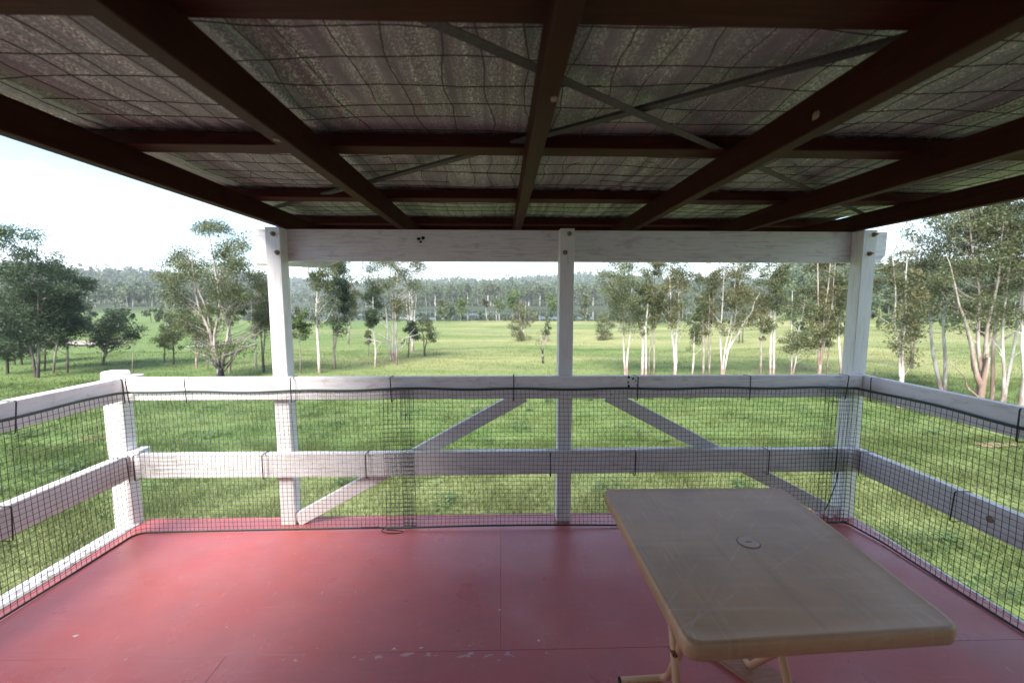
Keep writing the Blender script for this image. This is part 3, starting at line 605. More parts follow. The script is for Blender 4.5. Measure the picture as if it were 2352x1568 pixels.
    (-4.43, 352, 17.86, 0, 3.6, 11.08, 'g', 'w', 1, 0.45, 0.6, 'far shore thin trunk right of the cluster, leaning'),
    (9.8, 352, 15.81, 0, 3.6, 9.8, 'g', 'w', 1, 0.45, 0.6, 'lone far shore gum with long white trunk and small round top'),
    (-56.58, 352, 17.0, 0, 3.6, 10.54, 'g', 'w', 1, 0.45, 0.6, 'far shore pale gum behind the leafless gum'),
    (-41.72, 352, 17.92, 0, 3.6, 11.11, 'g', 'w', 1, 0.45, 0.6, 'far shore gum with hidden trunk above the bright domed one'),
    (23.67, 352, 16.65, 0, 3.6, 10.33, 'g', 'w', 1, 0.45, 0.6, 'far shore gum above the bushy gum'),
    (33.06, 352, 18.17, 0, 3.6, 11.27, 'g', 'w', 1, 0.45, 0.6, 'far shore gum just left of the centre post'),
    (71.14, 352, 18.27, 0, 3.6, 11.33, 'g', 'w', 1, 0.45, 0.6, 'far shore gum right of the centre post'),
    (79.08, 352, 16.37, 0, 3.6, 10.15, 'g', 'w', 1, 0.45, 0.6, 'far shore gum before the first tall gum of the right opening'),
]
for i, t in enumerate(TREES):
    X, Y, h, cdx, chw, zb, fol, bk, st, rad, dens, label = t
    make_tree(X, Y, h, cdx, chw, zb, fol, bk, st, rad, dens, label, 100+i)

# ------------------------------------------------------------------ far forest, one mass on the slopes
def forest(name, specs, seed, lab):
    g = np.random.default_rng(seed); Vs = []; Fs = []; Ts = []; MI = []; off = 0
    for (n, s0, s1, amin, amax, hmin, hmax, nq, qs, trunk) in specs:
        a = g.uniform(amin, amax, n); s = np.sqrt(g.uniform(s0*s0, s1*s1, n)); x = a*s; y = s-2.84
        for i in range(n):
            X, Y = float(x[i]), float(y[i]); z = gz(X, Y)
            if z < -4.75: continue
            h = g.uniform(hmin, hmax)*(1+.18*math.sin(X*.03+s[i]*.02)); cw = h*g.uniform(.15, .36); ch = h*g.uniform(.30, .46)
            q = nq; d = g.normal(0, 1, (q, 3)); d /= np.linalg.norm(d, axis=1)[:, None]
            lobe = g.normal(0, .45, (4, 3))[g.integers(0, 4, q)]
            c = np.array([X, Y, z+h-ch])+(d*(g.random(q)**.5)[:, None]*.6+lobe)*np.array([cw, cw, ch])*.9
            u = g.normal(0, 1, (q, 3)); u /= np.linalg.norm(u, axis=1)[:, None]; v = np.cross(u, g.normal(0, 1, (q, 3))); v /= np.linalg.norm(v, axis=1)[:, None]
            S = qs*g.uniform(.6, 1.3, q)[:, None]
            V = np.stack([c-u*S, c+v*S*.8, c+u*S, c-v*S*.6], 1).reshape(-1, 3)
            Vs.append(V); Fs.append(np.arange(4*q).reshape(-1, 4)+off); off += 4*q
            Ts.append(np.repeat(np.clip(g.random()*.7+g.normal(0, .14, q)+.1, 0, 1), 4)); MI.append(np.zeros(q, int))
            if trunk and g.random() < trunk:
                w_ = .12+.012*h*g.random()*s[i]/300; lx = g.normal(0, .06)*h
                tv = []
                for (ux, uy) in ((1, 0), (-.5, .87), (-.5, -.87)):
                    tv += [(X+ux*w_, Y+uy*w_, z-.3), (X+lx+ux*w_*.4, Y+uy*w_*.4, z+h*.8)]
                Vs.append(np.array(tv)); Fs.append(np.array([[0, 2, 3, 1], [2, 4, 5, 3], [4, 0, 1, 5]])+off); off += 6
                Ts.append(np.full(6, g.random())); MI.append(np.ones(3, int))
    me = np_mesh(name, np.concatenate(Vs), np.concatenate(Fs), np.concatenate(Ts), [M['forest'], M['fartrunk']], np.concatenate(MI))
    tag(put(name, me), lab, 'forest', kind='stuff')
M['forest'] = tint_mat('forest_foliage', (.034, .060, .026), (.125, .160, .070), .6, .15)
M['fartrunk'] = tint_mat('far_trunks', (.10, .085, .07), (.46, .42, .38), .8, 0)
forest('lakeside_forest', [(520, 353, 390, -.62, .70, 8, 22, 150, .62, .8), (400, 351, 362, -.62, .70, 2, 6, 50, .6, 0), (900, 390, 520, -.62, .75, 13, 19, 80, .9, .4)], 3, 'belt of grey green gum forest standing along the far lake shore')
forest('hill_forest', [(3600, 520, 900, -1.35, 1.3, 9, 20, 30, 1.8, .25), (6000, 900, 1450, -1.35, 1.3, 9, 21, 16, 3.0, 0), (2500, 1450, 2600, -1.4, 1.4, 12, 20, 10, 5.5, 0)], 4, 'hazy forest covering the low hills behind the lake')
forest('left_forest', [(300, 238, 290, -1.5, -.60, 7, 14, 130, .6, .8), (1000, 290, 520, -1.5, -.58, 9, 15, 60, 1.0, .5)], 5, 'gum forest behind the left paddock, rising over the low hill')
forest('right_forest', [(150, 86, 115, .70, 1.75, 5.5, 9, 260, .26, .8), (420, 90, 135, .68, 1.75, 2.2, 4.2, 120, .28, 0), (330, 115, 180, .67, 1.7, 7, 11, 150, .42, .5), (500, 180, 300, .66, 1.6, 8, 13, 80, .8, .5), (500, 300, 520, .66, 1.5, 9, 15, 45, 1.3, .2)], 6, 'dark gum forest closing off the right paddock below the hill')
forest('undergrowth', [(60, 96, 112, .30, .62, 1.4, 2.6, 80, .25, 0), (110, 122, 128, -.42, .5, .9, 3.4, 80, .26, 0), (26, 98, 126, .34, .68, 5, 8.5, 240, .28, .8), (40, 60, 75, .70, 1.25, 1.5, 3.5, 110, .22, .3), (60, 70, 115, -1.5, -.75, 2.5, 5.5, 150, .32, .6)], 7, 'scrub and small trees scattered along the paddock edges')

# ------------------------------------------------------------------ air
hm = bpy.data.materials.new('air'); hm.use_nodes = True; n = hm.node_tree.nodes; n.clear()
o_ = n.new('ShaderNodeOutputMaterial'); v_ = n.new('ShaderNodeVolumePrincipled'); v_.inputs['Color'].default_value = (.86, .92, 1, 1); v_.inputs['Density'].default_value = HAZE; v_.inputs['Anisotropy'].default_value = .1
hm.node_tree.links.new(v_.outputs['Volume'], o_.inputs['Volume'])
HZ = tag(obj('haze', box(-8200, 8200, -8200, 8200, -9, 128, 0), hm), 'thin pale summer haze over the paddocks and hills', None, kind='stuff')

# ------------------------------------------------------------------ deck and house wall
SL, SR = -2.545, 2.543
deck = empty('deck'); deck['kind'] = 'structure'
G = .0009
obj('joist_frame', box(-2.60, 2.62, -3.3, .085, -.16, -.012, 0), M['wood'], deck)
for (x0, x1, y0, y1) in ((-2.60, -.008, -1.09, .10), (-.008, 2.60, -1.09, .10), (-2.60, -1.25, -2.30, -1.09), (-1.25, 1.15, -2.30, -1.09), (1.15, 2.60, -2.30, -1.09), (-2.60, 0, -3.3, -2.30), (0, 2.6, -3.3, -2.30)):
    obj('deck_sheet', box(x0+G/2, x1-G/2, y0+G/2, y1-G/2, -.012, 0, .001), M['floor'], deck)
obj('edge_board', box(-2.72, -2.60, -3.3, .06, -.14, .012, .006), M['chipped'], deck)
obj('edge_board', box(2.603, 2.625, -3.3, .10, -.14, .002, .004), M['chipped'], deck)
obj('edge_board', box(-2.6, 2.6, .103, .125, -.14, .001, .003), M['floor'], deck)
for x in (-2.4, 0, 2.4): obj('stump', box(x-.06, x+.06, -.3, -.18, gz(x, -.3)-.3, -.16, .004), M['chipped'], deck)
hw = empty('house_wall', (0, -3.3, 0)); tag(hw, 'cream weatherboard wall of the house at the back of the verandah', 'wall')
for k in range(20):
    z = -.15+k*.16; b = box(-6, 5, -.16, -.02, z, z+.155, .004); obj('weatherboard', b, M['wallboard'], hw)

# ------------------------------------------------------------------ white frame: posts and beam
RT, RB, LT, LB = 1.0816, .9275, .5508, .3844
fr = empty('verandah_frame'); tag(fr, 'white painted posts and long cross beam carrying the verandah roof', 'frame')
def bolt(x, z, par):
    bm = bmesh.new()
    tube(bm, [(x, .0, z), (x, -.004, z)], .017, 12); tube(bm, [(x, -.004, z), (x, -.016, z)], .0115, 6); tube(bm, [(x, -.016, z), (x, -.032, z)], .0055, 8)
    obj('bolt', bm, M['bolt'], par)
for x, bl in ((-1.5755, ((-1.521, 2.042), (-1.500, 1.92))), (.398, ((.462, 2.052), (.434, 1.927))), (2.503, ((2.576, 2.056), (2.553, 1.926)))):
    p = obj('post', box(x, x+.1, 0, .1, -.0, 2.0885, .004), M['whitez'], fr)
    for b in bl: bolt(b[0], b[1], p)
bm = box(-1.705, 2.765, .102, .15, 1.875, 2.0905, 0)
for v in bm.verts: pass
bm.free(); bm = bmesh.new()
prof = [(-1.705, 2.0905), (-1.705, 1.945), (-1.665, 1.875), (2.72, 1.875), (2.765, 1.93), (2.765, 2.0905)]
fa = [bm.verts.new((x, .102, z)) for x, z in prof]; fb = [bm.verts.new((x, .15, z)) for x, z in prof]
bm.faces.new(fa); bm.faces.new(fb[::-1])
for i in range(6): bm.faces.new((fa[i], fa[(i+1) % 6], fb[(i+1) % 6], fb[i]))
obj('beam', bm, M['whitex'], fr)
# ------------------------------------------------------------------ railings
rl = empty('front_railing'); rl.name = 'railing'; tag(rl, 'white front railing with two rails and diagonal braces facing the paddock', 'railing')
obj('top_rail', box(SL+.002, SR-.001, -.05, -.001, RB, RT, .004), M['whitex'], rl)
# the middle rail bows a little
bm = bmesh.new(); N = 24
for i in range(N+1):
    t = i/N; x = SL+.002+(SR-SL-.003)*t; dz = -.010*math.sin(PI*t*2.2)*t; zt, zb_ = LT+dz, LB+dz
    q = [bm.verts.new(v) for v in ((x, -.05, zb_), (x, -.001, zb_), (x, -.001, zt), (x, -.05, zt))]
    if i:
        for k in range(4): bm.faces.new((pr[k], pr[(k+1) % 4], q[(k+1) % 4], q[k]))
    else: bm.faces.new(q[::-1])
    pr = q
bm.faces.new(pr); obj('middle_rail', bm, M['whitex'], rl)
def brace(x0, z0, x1, z1, wdt, y0, y1):
    d = Vector((x1-x0, 0, z1-z0)); d.normalize(); nrm = Vector((-d.z, 0, d.x))*wdt/2; b = bmesh.new()
    P = [Vector((x0, 0, z0))+nrm, Vector((x0, 0, z0))-nrm, Vector((x1, 0, z1))-nrm, Vector((x1, 0, z1))+nrm]
    f0 = [b.verts.new((p.x, y0, p.z)) for p in P]; f1 = [b.verts.new((p.x, y1, p.z)) for p in P]
    b.faces.new(f0); b.faces.new(f1[::-1])
    for i in range(4): b.faces.new((f0[i], f0[(i+1) % 4], f1[(i+1) % 4], f1[i]))
    bmesh.ops.bevel(b, geom=list(b.edges), offset=.003, segments=1, affect='EDGES'); return b
obj('brace', brace(-1.47, .030, .16, .935, .095, .012, .060), M['white'], rl)
obj('brace', brace(.75, .935, 2.47, .030, .095, .012, .060), M['white'], rl)
ls = empty('railing'); tag(ls, 'white left side railing running back from the short corner post', 'railing')
bm = bmesh.new(); box(-2.745, -2.615, 0, .105, -.15, 1.115, .012, bm)
obj('corner_post', bm, M['whitez'], ls)
obj('top_rail', box(-2.613, SL-.001, -3.28, .125, RB, RT, .005), M['white'], ls)
obj('middle_rail', box(-2.613, SL-.001, -3.28, .125, LB, LT, .005), M['white'], ls)
obj('post', box(-2.745, -2.615, -2.6, -2.5, -.15, 1.08, .006), M['whitez'], ls)
rs_ = empty('railing'); tag(rs_, 'white right side railing running back from the right roof post', 'railing')
obj('top_rail', box(SR, SR+.05, -3.28, -.002, RB, RT, .005), M['white'], rs_)
obj('middle_rail', box(SR, SR+.05, -3.28, -.002, LB, LT, .005), M['white'], rs_)
obj('post', box(SR+.052, SR+.152, -2.6, -2.5, -.15, 1.08, .006), M['whitez'], rs_)
c = bmesh.new(); tube(c, [(SR-.004, -.86, .47), (SR, -.86, .47)], .018, 10); obj('knot', c, M['mud'], rs_)

# ------------------------------------------------------------------ roof
rf = empty('verandah_roof', (0, 0, 0)); tag(rf, 'dark stained verandah roof framing with rafters, battens and grimy foil lining', 'roof')
ZR, ZT = 2.0925, 2.2
RX = [-1.507, -.7156, .0907, .9056, 1.7037, 2.4816]
for x in RX: obj('rafter', box(x, x+.05, -3.28, .66, ZR, ZT, .003), M['wood'], rf)
for y0, y1 in ((-2.95, -2.86), (-1.97, -1.875), (-1.15, -1.055), (-.335, -.225), (.48, .57)):
    obj('batten', box(-1.75, 2.75, y0, y1, ZT, ZT+.05, .003), M['woodx'], rf)
obj('fascia', box(-1.78, 2.78, .662, .69, 2.09, 2.262, .002), M['woodx'], rf)
def strap(p0, p1, wdt=.032, up=0):
    a = Vector((*p0, 2.2035+up)); b = Vector((*p1, 2.2035+up)); L_ = (b-a).length; bm = box(0, L_, -wdt/2, wdt/2, -.001, .001, 0)
    box(0, L_, wdt/2+.0002, wdt/2+.0022, -.001, .010, 0, bm)
    bm.transform(Matrix.Translation(a) @ Matrix.Rotation(math.atan2(b.y-a.y, b.x-a.x), 4, 'Z'))
    return obj('brace_strap', bm, M['strap'], rf)
strap((-.62, -2.21), (2.5, .02)); strap((2.1, -2.67), (-1.5, .02), up=.0125)
# sagging foil lining
nx, ny = 420, 90; V = []; F = []
def sag(x, y):
    bays = [-2.9, -1.92, -1.1, -.28, .52]
    d = min(abs(y-b) for b in bays); d = min(d, .42)
    return -.012*math.sin(PI/2*d/.42)+.004*math.sin(x*7+y*2)+.002*math.sin(y*13+x*3)
for j in range(ny+1):
    for i in range(nx+1):
        x = -1.76+4.52*i/nx; y = -3.28+3.93*j/ny; V.append((x, y, 2.2625+sag(x, y)+.0050*math.sin(2*PI*x/.076+.25*math.sin(y*2))*(.5+.5*math.sin(x*2.3+y*1.7))))
for j in range(ny):
    for i in range(nx):
        a = j*(nx+1)+i; F.append((a, a+1, a+nx+2, a+nx+1))
put('foil_lining', np_mesh('foil_lining', V, F, None, [M['sarking']], smooth=True), None, rf)
bm = bmesh.new(); pr = None       # corrugated sheet above
for i in range(240):
    x = -1.80+4.6*i/239; z = 2.295+.008*math.sin(2*PI*(x/.076)); q = (bm.verts.new((x, -3.28, z)), bm.verts.new((x, .74, z)))
    if pr: bm.faces.new((pr[0], q[0], q[1], pr[1]))
    pr = q
obj('roof_sheet', bm, M['tin'], rf)
bm = bmesh.new()
prof = [(.692, 2.235), (.692, 2.14), (.80, 2.14), (.81, 2.25), (.806, 2.25), (.795, 2.145), (.697, 2.145), (.697, 2.235)]
fa = [bm.verts.new((-1.80, y, z)) for y, z in prof]; fb = [bm.verts.new((2.80, y, z)) for y, z in prof]
bm.faces.new(fa); bm.faces.new(fb[::-1])
for i in range(8): bm.faces.new((fa[i], fa[(i+1) % 8], fb[(i+1) % 8], fb[i]))
obj('gutter', bm, M['pipe'], rf)
# rusty square wire under the lining: every strand a part
wr = empty('wire_netting'); tag(wr, 'rusty square wire netting stretched under the roof lining', 'wire netting')
def wz(x, y): return 2.2545+sag(x, y)-.007
k = 0
for i in range(35):
    x0 = -1.46+i*.118+random.uniform(-.01, .01); ph = random.uniform(0, 6); pts = []
    for j in range(64):
        y = -3.2+j*.060; jit = .015*math.sin(y*5.1+ph)+.009*math.sin(y*16+ph*2)+random.uniform(-.003, .003)
        pts.append((x0+jit, y, wz(x0, y)+random.uniform(-.004, .0)))
    bm = bmesh.new(); tube(bm, pts, .0017, 4, False); obj('wire_strand', bm, M['wire'], wr)
for i in range(31):
    y0 = -3.15+i*.123+random.uniform(-.012, .012); ph = random.uniform(0, 6); segs = [(-1.45, 2.6)] if random.random() < .6 else [(-1.45, random.uniform(-.6, .8)), (random.uniform(-.3, .6), 2.6)]
    bm = bmesh.new()
    for (xa, xb) in segs:
        n = max(4, int((xb-xa)/.06)); oy = random.uniform(-.01, .01)
        tube(bm, [(xa+(xb-xa)*t/n, y0+oy+.014*math.sin((xa+(xb-xa)*t/n)*4.3+ph)+.005*math.sin((xa+(xb-xa)*t/n)*13+ph)+random.uniform(-.002, .002), wz(xa+(xb-xa)*t/n, y0)-.002) for t in range(n+1)], .0017, 4, False)
    obj('wire_strand', bm, M['wire'], wr)
# loose snipped wire ends hanging near the front
bm = bmesh.new()
for i in range(70):
    x = random.uniform(-1.3, 2.4); y = random.uniform(-.1, .55) if i % 3 else random.uniform(-1, -.4); a = random.uniform(0, 6.3); L = random.uniform(.03, .09)
    p = Vector((x, y, wz(x, y)-.004)); tube(bm, [p, p+Vector((math.cos(a)*L*.5, math.sin(a)*L*.5, -.006)), p+Vector((math.cos(a)*L, math.sin(a)*L, -.012-random.random()*.02))], .0014, 4, False)
tag(obj('wire_ends', bm, M['wire'], wr), kind='stuff')

# downpipe
bm = bmesh.new(); tube(bm, smooth_path([(-1.78, .24, 1.888), (-1.38, .46, 1.886), (-1.22, .62, 2.0), (-1.22, .745, 2.141)], .09), .032, 12)
dp = tag(obj('downpipe', bm, M['pipe'], None, True), 'white plastic pipe end poking out beneath the beam beside the left roof post', 'pipe')
bm = bmesh.new(); tube(bm, [(-1.42, .438, 1.886), (-1.38, .46, 1.886)], .036, 12); obj('collar', bm, M['pipe'], dp, True)
# mud nests and a dry leaf
def lump(name, loc, sx, sy, sz, m, lab, cat, seed, group=None):
    bm = bmesh.new(); bmesh.ops.create_icosphere(bm, subdivisions=3, radius=1); r_ = random.Random(seed)
    for v in bm.verts:
        f = 1+.22*math.sin(v.co.x*4+seed)*math.cos(v.co.y*5)+.1*math.sin(v.co.z*9); v.co = Vector((v.co.x*sx*f, v.co.y*sy*f, v.co.z*sz*f))
    o = obj(name, bm, m, None, True); o.location = loc; return tag(o, lab, cat, group)
lump('mud_nest', (.13, -1.78, 2.091), .008, .012, .004, M['mud'], 'pale mud nest under the middle rafter near the top of the picture', 'nest', 1, 'mud nests on the rafters')
lump('mud_nest', (-.69, -1.50, 2.091), .010, .014, .003, M['mud'], 'flat ring shaped mud nest under the rafter left of the middle one', 'nest', 3, 'mud nests on the rafters')
lump('mud_nest', (.905, -1.62, 2.13), .003, .014, .011, M['mud'], 'pale mud nest on the side of the rafter right of the middle one', 'nest', 6, 'mud nests on the rafters')
bm = bmesh.new()
for (cx, cz, rx, rz) in ((-.575, 2.028, .014, .010), (-.545, 2.034, .012, .012), (-.562, 2.008, .010, .008)):
    vs_ = [bm.verts.new((cx+rx*math.cos(a*PI/4), .101-.006*(a % 2), cz+rz*math.sin(a*PI/4))) for a in range(8)]; bm.faces.new(vs_)
bmesh.ops.solidify(bm, geom=list(bm.faces), thickness=.002)
tag(obj('dry_leaf', bm, M['leafbrown']), 'crumpled dark dry leaf stuck to the white beam', 'leaf')

# ------------------------------------------------------------------ plastic netting on the rails
CELL = .0295
def net(path, z0, z1, wob, label, seed, hem=True, lean=0.0, curl=0.0):
    """path: plan polyline; strands follow it"""
    r_ = random.Random(seed); P = [Vector((*p, 0)) for p in path]; L = [0]
    for a, b in zip(P, P[1:]): L.append(L[-1]+(b-a).length)
    def at(u):
        u = max(0, min(L[-1], u))
        for i in range(len(P)-1):
            if u <= L[i+1]+1e-9:
                t = (u-L[i])/max(1e-9, L[i+1]-L[i]); d = (P[i+1]-P[i]).normalized(); return P[i].lerp(P[i+1], t), Vector((-d.y, d.x, 0))
        return P[-1], Vector((0, 1, 0))
    f1, f2, f3 = r_.uniform(0, 6), r_.uniform(0, 6), r_.uniform(0, 6)
    def S(u, v):   # v 0 bottom .. 1 top
        p, nn = at(u); z = z0+(z1-z0)*v
        mid = .5+.5*math.cos(2*PI*min(abs(v-.46)/.46, 1)) if v < .92 else 0
        off = wob*(math.sin(u*3.1+f1)*.6+math.sin(u*7.3+f2)*.4)*math.sin(PI*v)*(.4+.6*math.sin(v*7+f3)**2)
        bot = lean*max(0, 1-v*4)**2
        sh = .004*math.sin(u*2.3+f2+v*3)
        dz = .006*math.sin(u*1.9+f3)*(1-v*.3)+.004*math.sin(u*9+f1)*v
        tu = .5*wob*math.sin(v*9+u*2+f1)
        d = Vector((nn.y, -nn.x, 0))
        return p+nn*(off*-1+bot*-1)+d*tu+Vector((0, 0, max(.004, z+dz+sh)))
    nu = int(L[-1]/CELL); nv = int((z1-z0)/CELL); V = []; F = []
    def strand(pts, w_, th):
        base = len(V); n = len(pts)
        for i, p in enumerate(pts):
            d = (pts[min(i+1, n-1)]-pts[max(i-1, 0)]).normalized(); a = d.cross(Vector((0, 0, 1)) if abs(d.z) < .7 else at_n); a.normalize(); b = d.cross(a).normalized()
            wa, wb = (th, w_) if abs(d.z) < .7 else (th, w_)
            for s in ((1, 1), (-1, 1), (-1, -1), (1, -1)): V.append(tuple(p+a*s[0]*wa/2+b*s[1]*wb/2))
        for i in range(n-1):
            q = base+4*i
            for k in range(4): F.append((q+k, q+(k+1) % 4, q+4+(k+1) % 4, q+4+k))
    for i in range(nu+1):
        u = i*L[-1]/nu; at_n = at(u)[1]
        at_n = Vector((-at_n.y, at_n.x, 0)).cross(Vector((0, 0, 1)))
        strand([S(u, j/nv) for j in range(0, nv+1, 1)], .0019, .002)
    for j in range(nv+1):
        ww = .0019
        strand([S(i*L[-1]/nu, j/nv) for i in range(0, nu+1)], ww, .002)
    root = empty('netting'); tag(root, label, 'netting', 'green plastic netting on the railings')
    tag(put('net_strands', np_mesh('net_strands', V, F, None, [M['net']]), None, root), kind='stuff')
    for v, hh in ((1.0, .015), (0.0, .013)):
        V = []; F = []; pts = [S(i*L[-1]/nu, v)+Vector((0, 0, (hh/2 if v else .001))) for i in range(nu+1)]
        at_n = Vector((0, 1, 0)); strand(pts, hh, .0019)
        put('hem_band', np_mesh('hem_band', V, F, None, [M['net']]), None, root)
    return root
def rc(cx, cy, r, a0, a1, n=5): return [(cx+r*math.cos(math.radians(a0+(a1-a0)*k/n)), cy+r*math.sin(math.radians(a0+(a1-a0)*k/n))) for k in range(n+1)]
net([(SL+.022, -3.2)]+rc(SL+.10, -.145, .078, 180, 90)+[(-.60, -.062), (-.70, -.054), (-.62, -.048)], .012, .988, .006, 'left sheet of green netting wrapping the left corner of the railing', 1, lean=.006)
net([(-.81, -.072), (2.30, -.066), (2.40, -.085), (2.46, -.068), (2.49, -.078)], .012, .992, .008, 'long front sheet of green netting behind the table', 2)
net([(2.25, -.088), (2.33, -.078)]+rc(2.43, -.13, .06, 90, 0)[1:]+[(SR-.022, -.32), (SR-.022, -3.2)], .014, .985, .007, 'right sheet of green netting bunched round the right corner post', 3)

# cable ties round rail and net
def tie_front(x, lo, hi, lab, tail=0, tilt=0):
    bm = bmesh.new(); y0, y1 = -.086, .006; z0, z1 = lo-.006, hi+.004
    if lo > .8: z0 -= .004
    P = smooth_path([(x, -.04, z1), (x+tilt*.3, y0, z1), (x+tilt, y0, z0), (x+tilt, y1, z0), (x, y1, z1), (x, -.04, z1)], .012, 4)
    band(bm, P, Vector((1, 0, 0)))
    if tail: tube(bm, [(x, -.03, z1), (x+.004, -.035, z1+.018)], .002, 5); box(x-.005, x+.005, -.04, -.03, z1, z1+.008, .001, bm)
    return tag(obj('cable_tie', bm, M['tie']), lab, 'cable tie', 'black cable ties holding the netting')
def band(bm, P, side, w_=.0075, th=.0016):
    n = len(P); R_ = []
    for i, p in enumerate(P):
        d = (P[min(i+1, n-1)]-P[max(i-1, 0)]).normalized(); b = d.cross(side).normalized()
        R_.append([bm.verts.new(p+side*s*w_/2+b*t*th/2) for s, t in ((1, 1), (-1, 1), (-1, -1), (1, -1))])
    for i in range(n-1):
        for k in range(4): bm.faces.new((R_[i][k], R_[i][(k+1) % 4], R_[i+1][(k+1) % 4], R_[i+1][k]))
def tie_side(y, xs, lo, hi, lab, tilt=0):
    bm = bmesh.new(); s = 1 if xs > 0 else -1; x0, x1 = s*(2.543-.040), s*(2.593+.006 if s > 0 else 2.620); z0, z1 = lo-.01, hi+.004
    P = smooth_path([((x0+x1)/2, y, z1), (x0, y, z1), (x0, y+tilt, z0), (x1, y+tilt, z0), (x1, y, z1), ((x0+x1)/2, y, z1)], .012, 4)
    band(bm, P, Vector((0, 1, 0)))
    return tag(obj('cable_tie', bm, M['tie']), lab, 'cable tie', 'black cable ties holding the netting')
tie_front(-2.50, RB, RT, 'black cable tie on the front top rail right at the left corner', tilt=.02)
tie_front(-2.113, RB, RT, 'black cable tie on the top rail midway between corner post and left roof post', tilt=.008)
tie_front(-1.414, RB, RT, 'black cable tie on the top rail just right of the left roof post')
tie_front(-.753, RB, RT, 'black cable tie on the top rail where the two front nets overlap', tilt=.008)
tie_front(.083, RB, RT, 'black cable tie with upright tail on the top rail left of the centre post', 1)
tie_front(.933, RB, RT, 'black cable tie beside a black paint mark on the top rail', 0)
tie_front(1.715, RB, RT, 'black cable tie on the top rail midway between centre and right posts')
tie_front(2.412, RB, RT, 'black cable tie on the front top rail at the right post', tilt=-.02)
tie_front(-2.49, LB, LT, 'black cable tie on the front middle rail right at the left corner')
tie_front(-1.632, LB, LT, 'black cable tie on the middle rail just left of the left roof post')
tie_front(-.933, LB, LT, 'black cable tie on the middle rail where the left brace passes')
tie_front(.334, LB, LT, 'black cable tie on the middle rail just left of the centre post', tilt=.006)
tie_front(.934, LB, LT, 'black cable tie on the middle rail first right of the centre post')
tie_front(1.88, LB, LT, 'black cable tie on the middle rail above the far right table corner')
tie_front(2.37, LB, LT, 'black cable tie on the middle rail at the right post', tilt=-.01)
tie_side(-.691, -1, RB, RT, 'black cable tie on the left side top rail near the picture edge', -.02)
tie_side(-.10, -1, RB, RT, 'black cable tie on the left side top rail at the corner post', .01)
tie_side(-.766, -1, LB, LT, 'black cable tie on the left side middle rail near the picture edge', -.01)
tie_side(-.12, -1, LB, LT, 'black cable tie on the left side middle rail at the corner post', .01)
tie_side(-.150, 1, RB, RT, 'black cable tie on the right side top rail close to the corner', -.01)
tie_side(-.955, 1, RB, RT, 'black cable tie on the right side top rail at the picture edge')
tie_side(-.118, 1, LB, LT, 'black cable tie on the right side middle rail close to the corner')
tie_side(-.72, 1, LB, LT, 'black cable tie on the right side middle rail halfway along', .01)
bm = bmesh.new(); P = [Vector((-.98+.12*t, -.088+.006*t, .03)) for t in (0, .5, 1)]+[Vector((-.76+.075*math.cos(a), -.10+.020*math.sin(a), .012+.012*math.cos(a*.5))) for a in [PI*.8+k*2*PI/22 for k in range(22)]]
tube(bm, P, .0032, 5); tag(obj('cable_tie', bm, M['tie'], None, True), 'loose looped black cable tie lying on the deck at the net overlap', 'cable tie', 'black cable ties holding the netting')
bm = bmesh.new(); tube(bm, smooth_path([(2.37, -.10, .40), (2.365, -.10, .33), (2.33, -.11, .24), (2.30, -.12, .17), (2.27, -.13, .14)], .03), .0035, 5)
tag(obj('strap', bm, M['tie'], None, True), 'loose black strap dangling from the middle rail by the right post', 'strap')
bm = bmesh.new(); r_ = random.Random(4)
z = RT-.002
for k, (dx, zz, s) in enumerate(((0, .006, .012), (-.004, -.03, .008), (.001, -.055, .011), (.006, -.075, .007), (.05, -.02, .006), (.055, -.05, .005), (-.12, -.115, .006), (.03, -.005, .01))):
    q = [bm.verts.new((.880+dx+s*.8*math.cos(a*PI/3), -.0508, RT-.012+zz+s*1.2*math.sin(a*PI/3)*r_.uniform(.6, 1))) for a in range(6)]; bm.faces.new(q)
bmesh.ops.solidify(bm, geom=list(bm.faces), thickness=.0008)
obj('tar_spot', bm, M['tie'], rl)

# ------------------------------------------------------------------ folding table
tb = empty('folding_table', (.89, -1.42, 0)); tag(tb, 'worn tan plastic folding table with rounded corners on peach tube legs', 'table')
O = Vector((.89, -1.42, 0))
cor = [Vector((.479, -1.874, 0)), Vector((1.252, -1.836, 0)), Vector((1.330, -.990, 0)), Vector((.478, -.984, 0))]
def rounded(cors, r, ins=0, n=6):
    c = sum(cors, Vector())/4; cs = [p+(c-p).normalized()*ins*1.414 for p in cors]; o = []
    for i in range(4):
        p = cs[i]; a = (cs[i-1]-p).normalized()*r; b = (cs[(i+1) % 4]-p).normalized()*r
        for k in range(n+1):
            t = k/n; o.append((p+a)*(1-t)**2+p*2*t*(1-t)+(p+b)*t*t)
    return o
bm = bmesh.new(); rings = []
for z, ins in ((.668, .004), (.672, 0), (.711, -.001), (.7160, .0008), (.7187, .0035), (.7198, .0075), (.7200, .012), (.7193, .016), (.7192, .05)):
    rings.append([bm.verts.new(Vector((p.x, p.y, z))-O) for p in rounded(cor, .044 if ins < .015 else .04, ins)])
for a, b in zip(rings, rings[1:]):
    for k in range(len(a)): bm.faces.new((a[k], a[(k+1) % len(a)], b[(k+1) % len(a)], b[k]))
bm.faces.new(rings[-1])
inner = [bm.verts.new(Vector((p.x, p.y, .668))-O) for p in rounded(cor, .05, .006)]; up = [bm.verts.new(Vector((p.x, p.y, .712))-O) for p in rounded(cor, .05, .006)]
for k in range(len(inner)):
    j = (k+1) % len(inner); bm.faces.new((rings[0][k], inner[k], inner[j], rings[0][j])); bm.faces.new((inner[k], up[k], up[j], inner[j]))
bm.faces.new(up[::-1])
tt = obj('tabletop', bm, M['plastic'], tb, True)
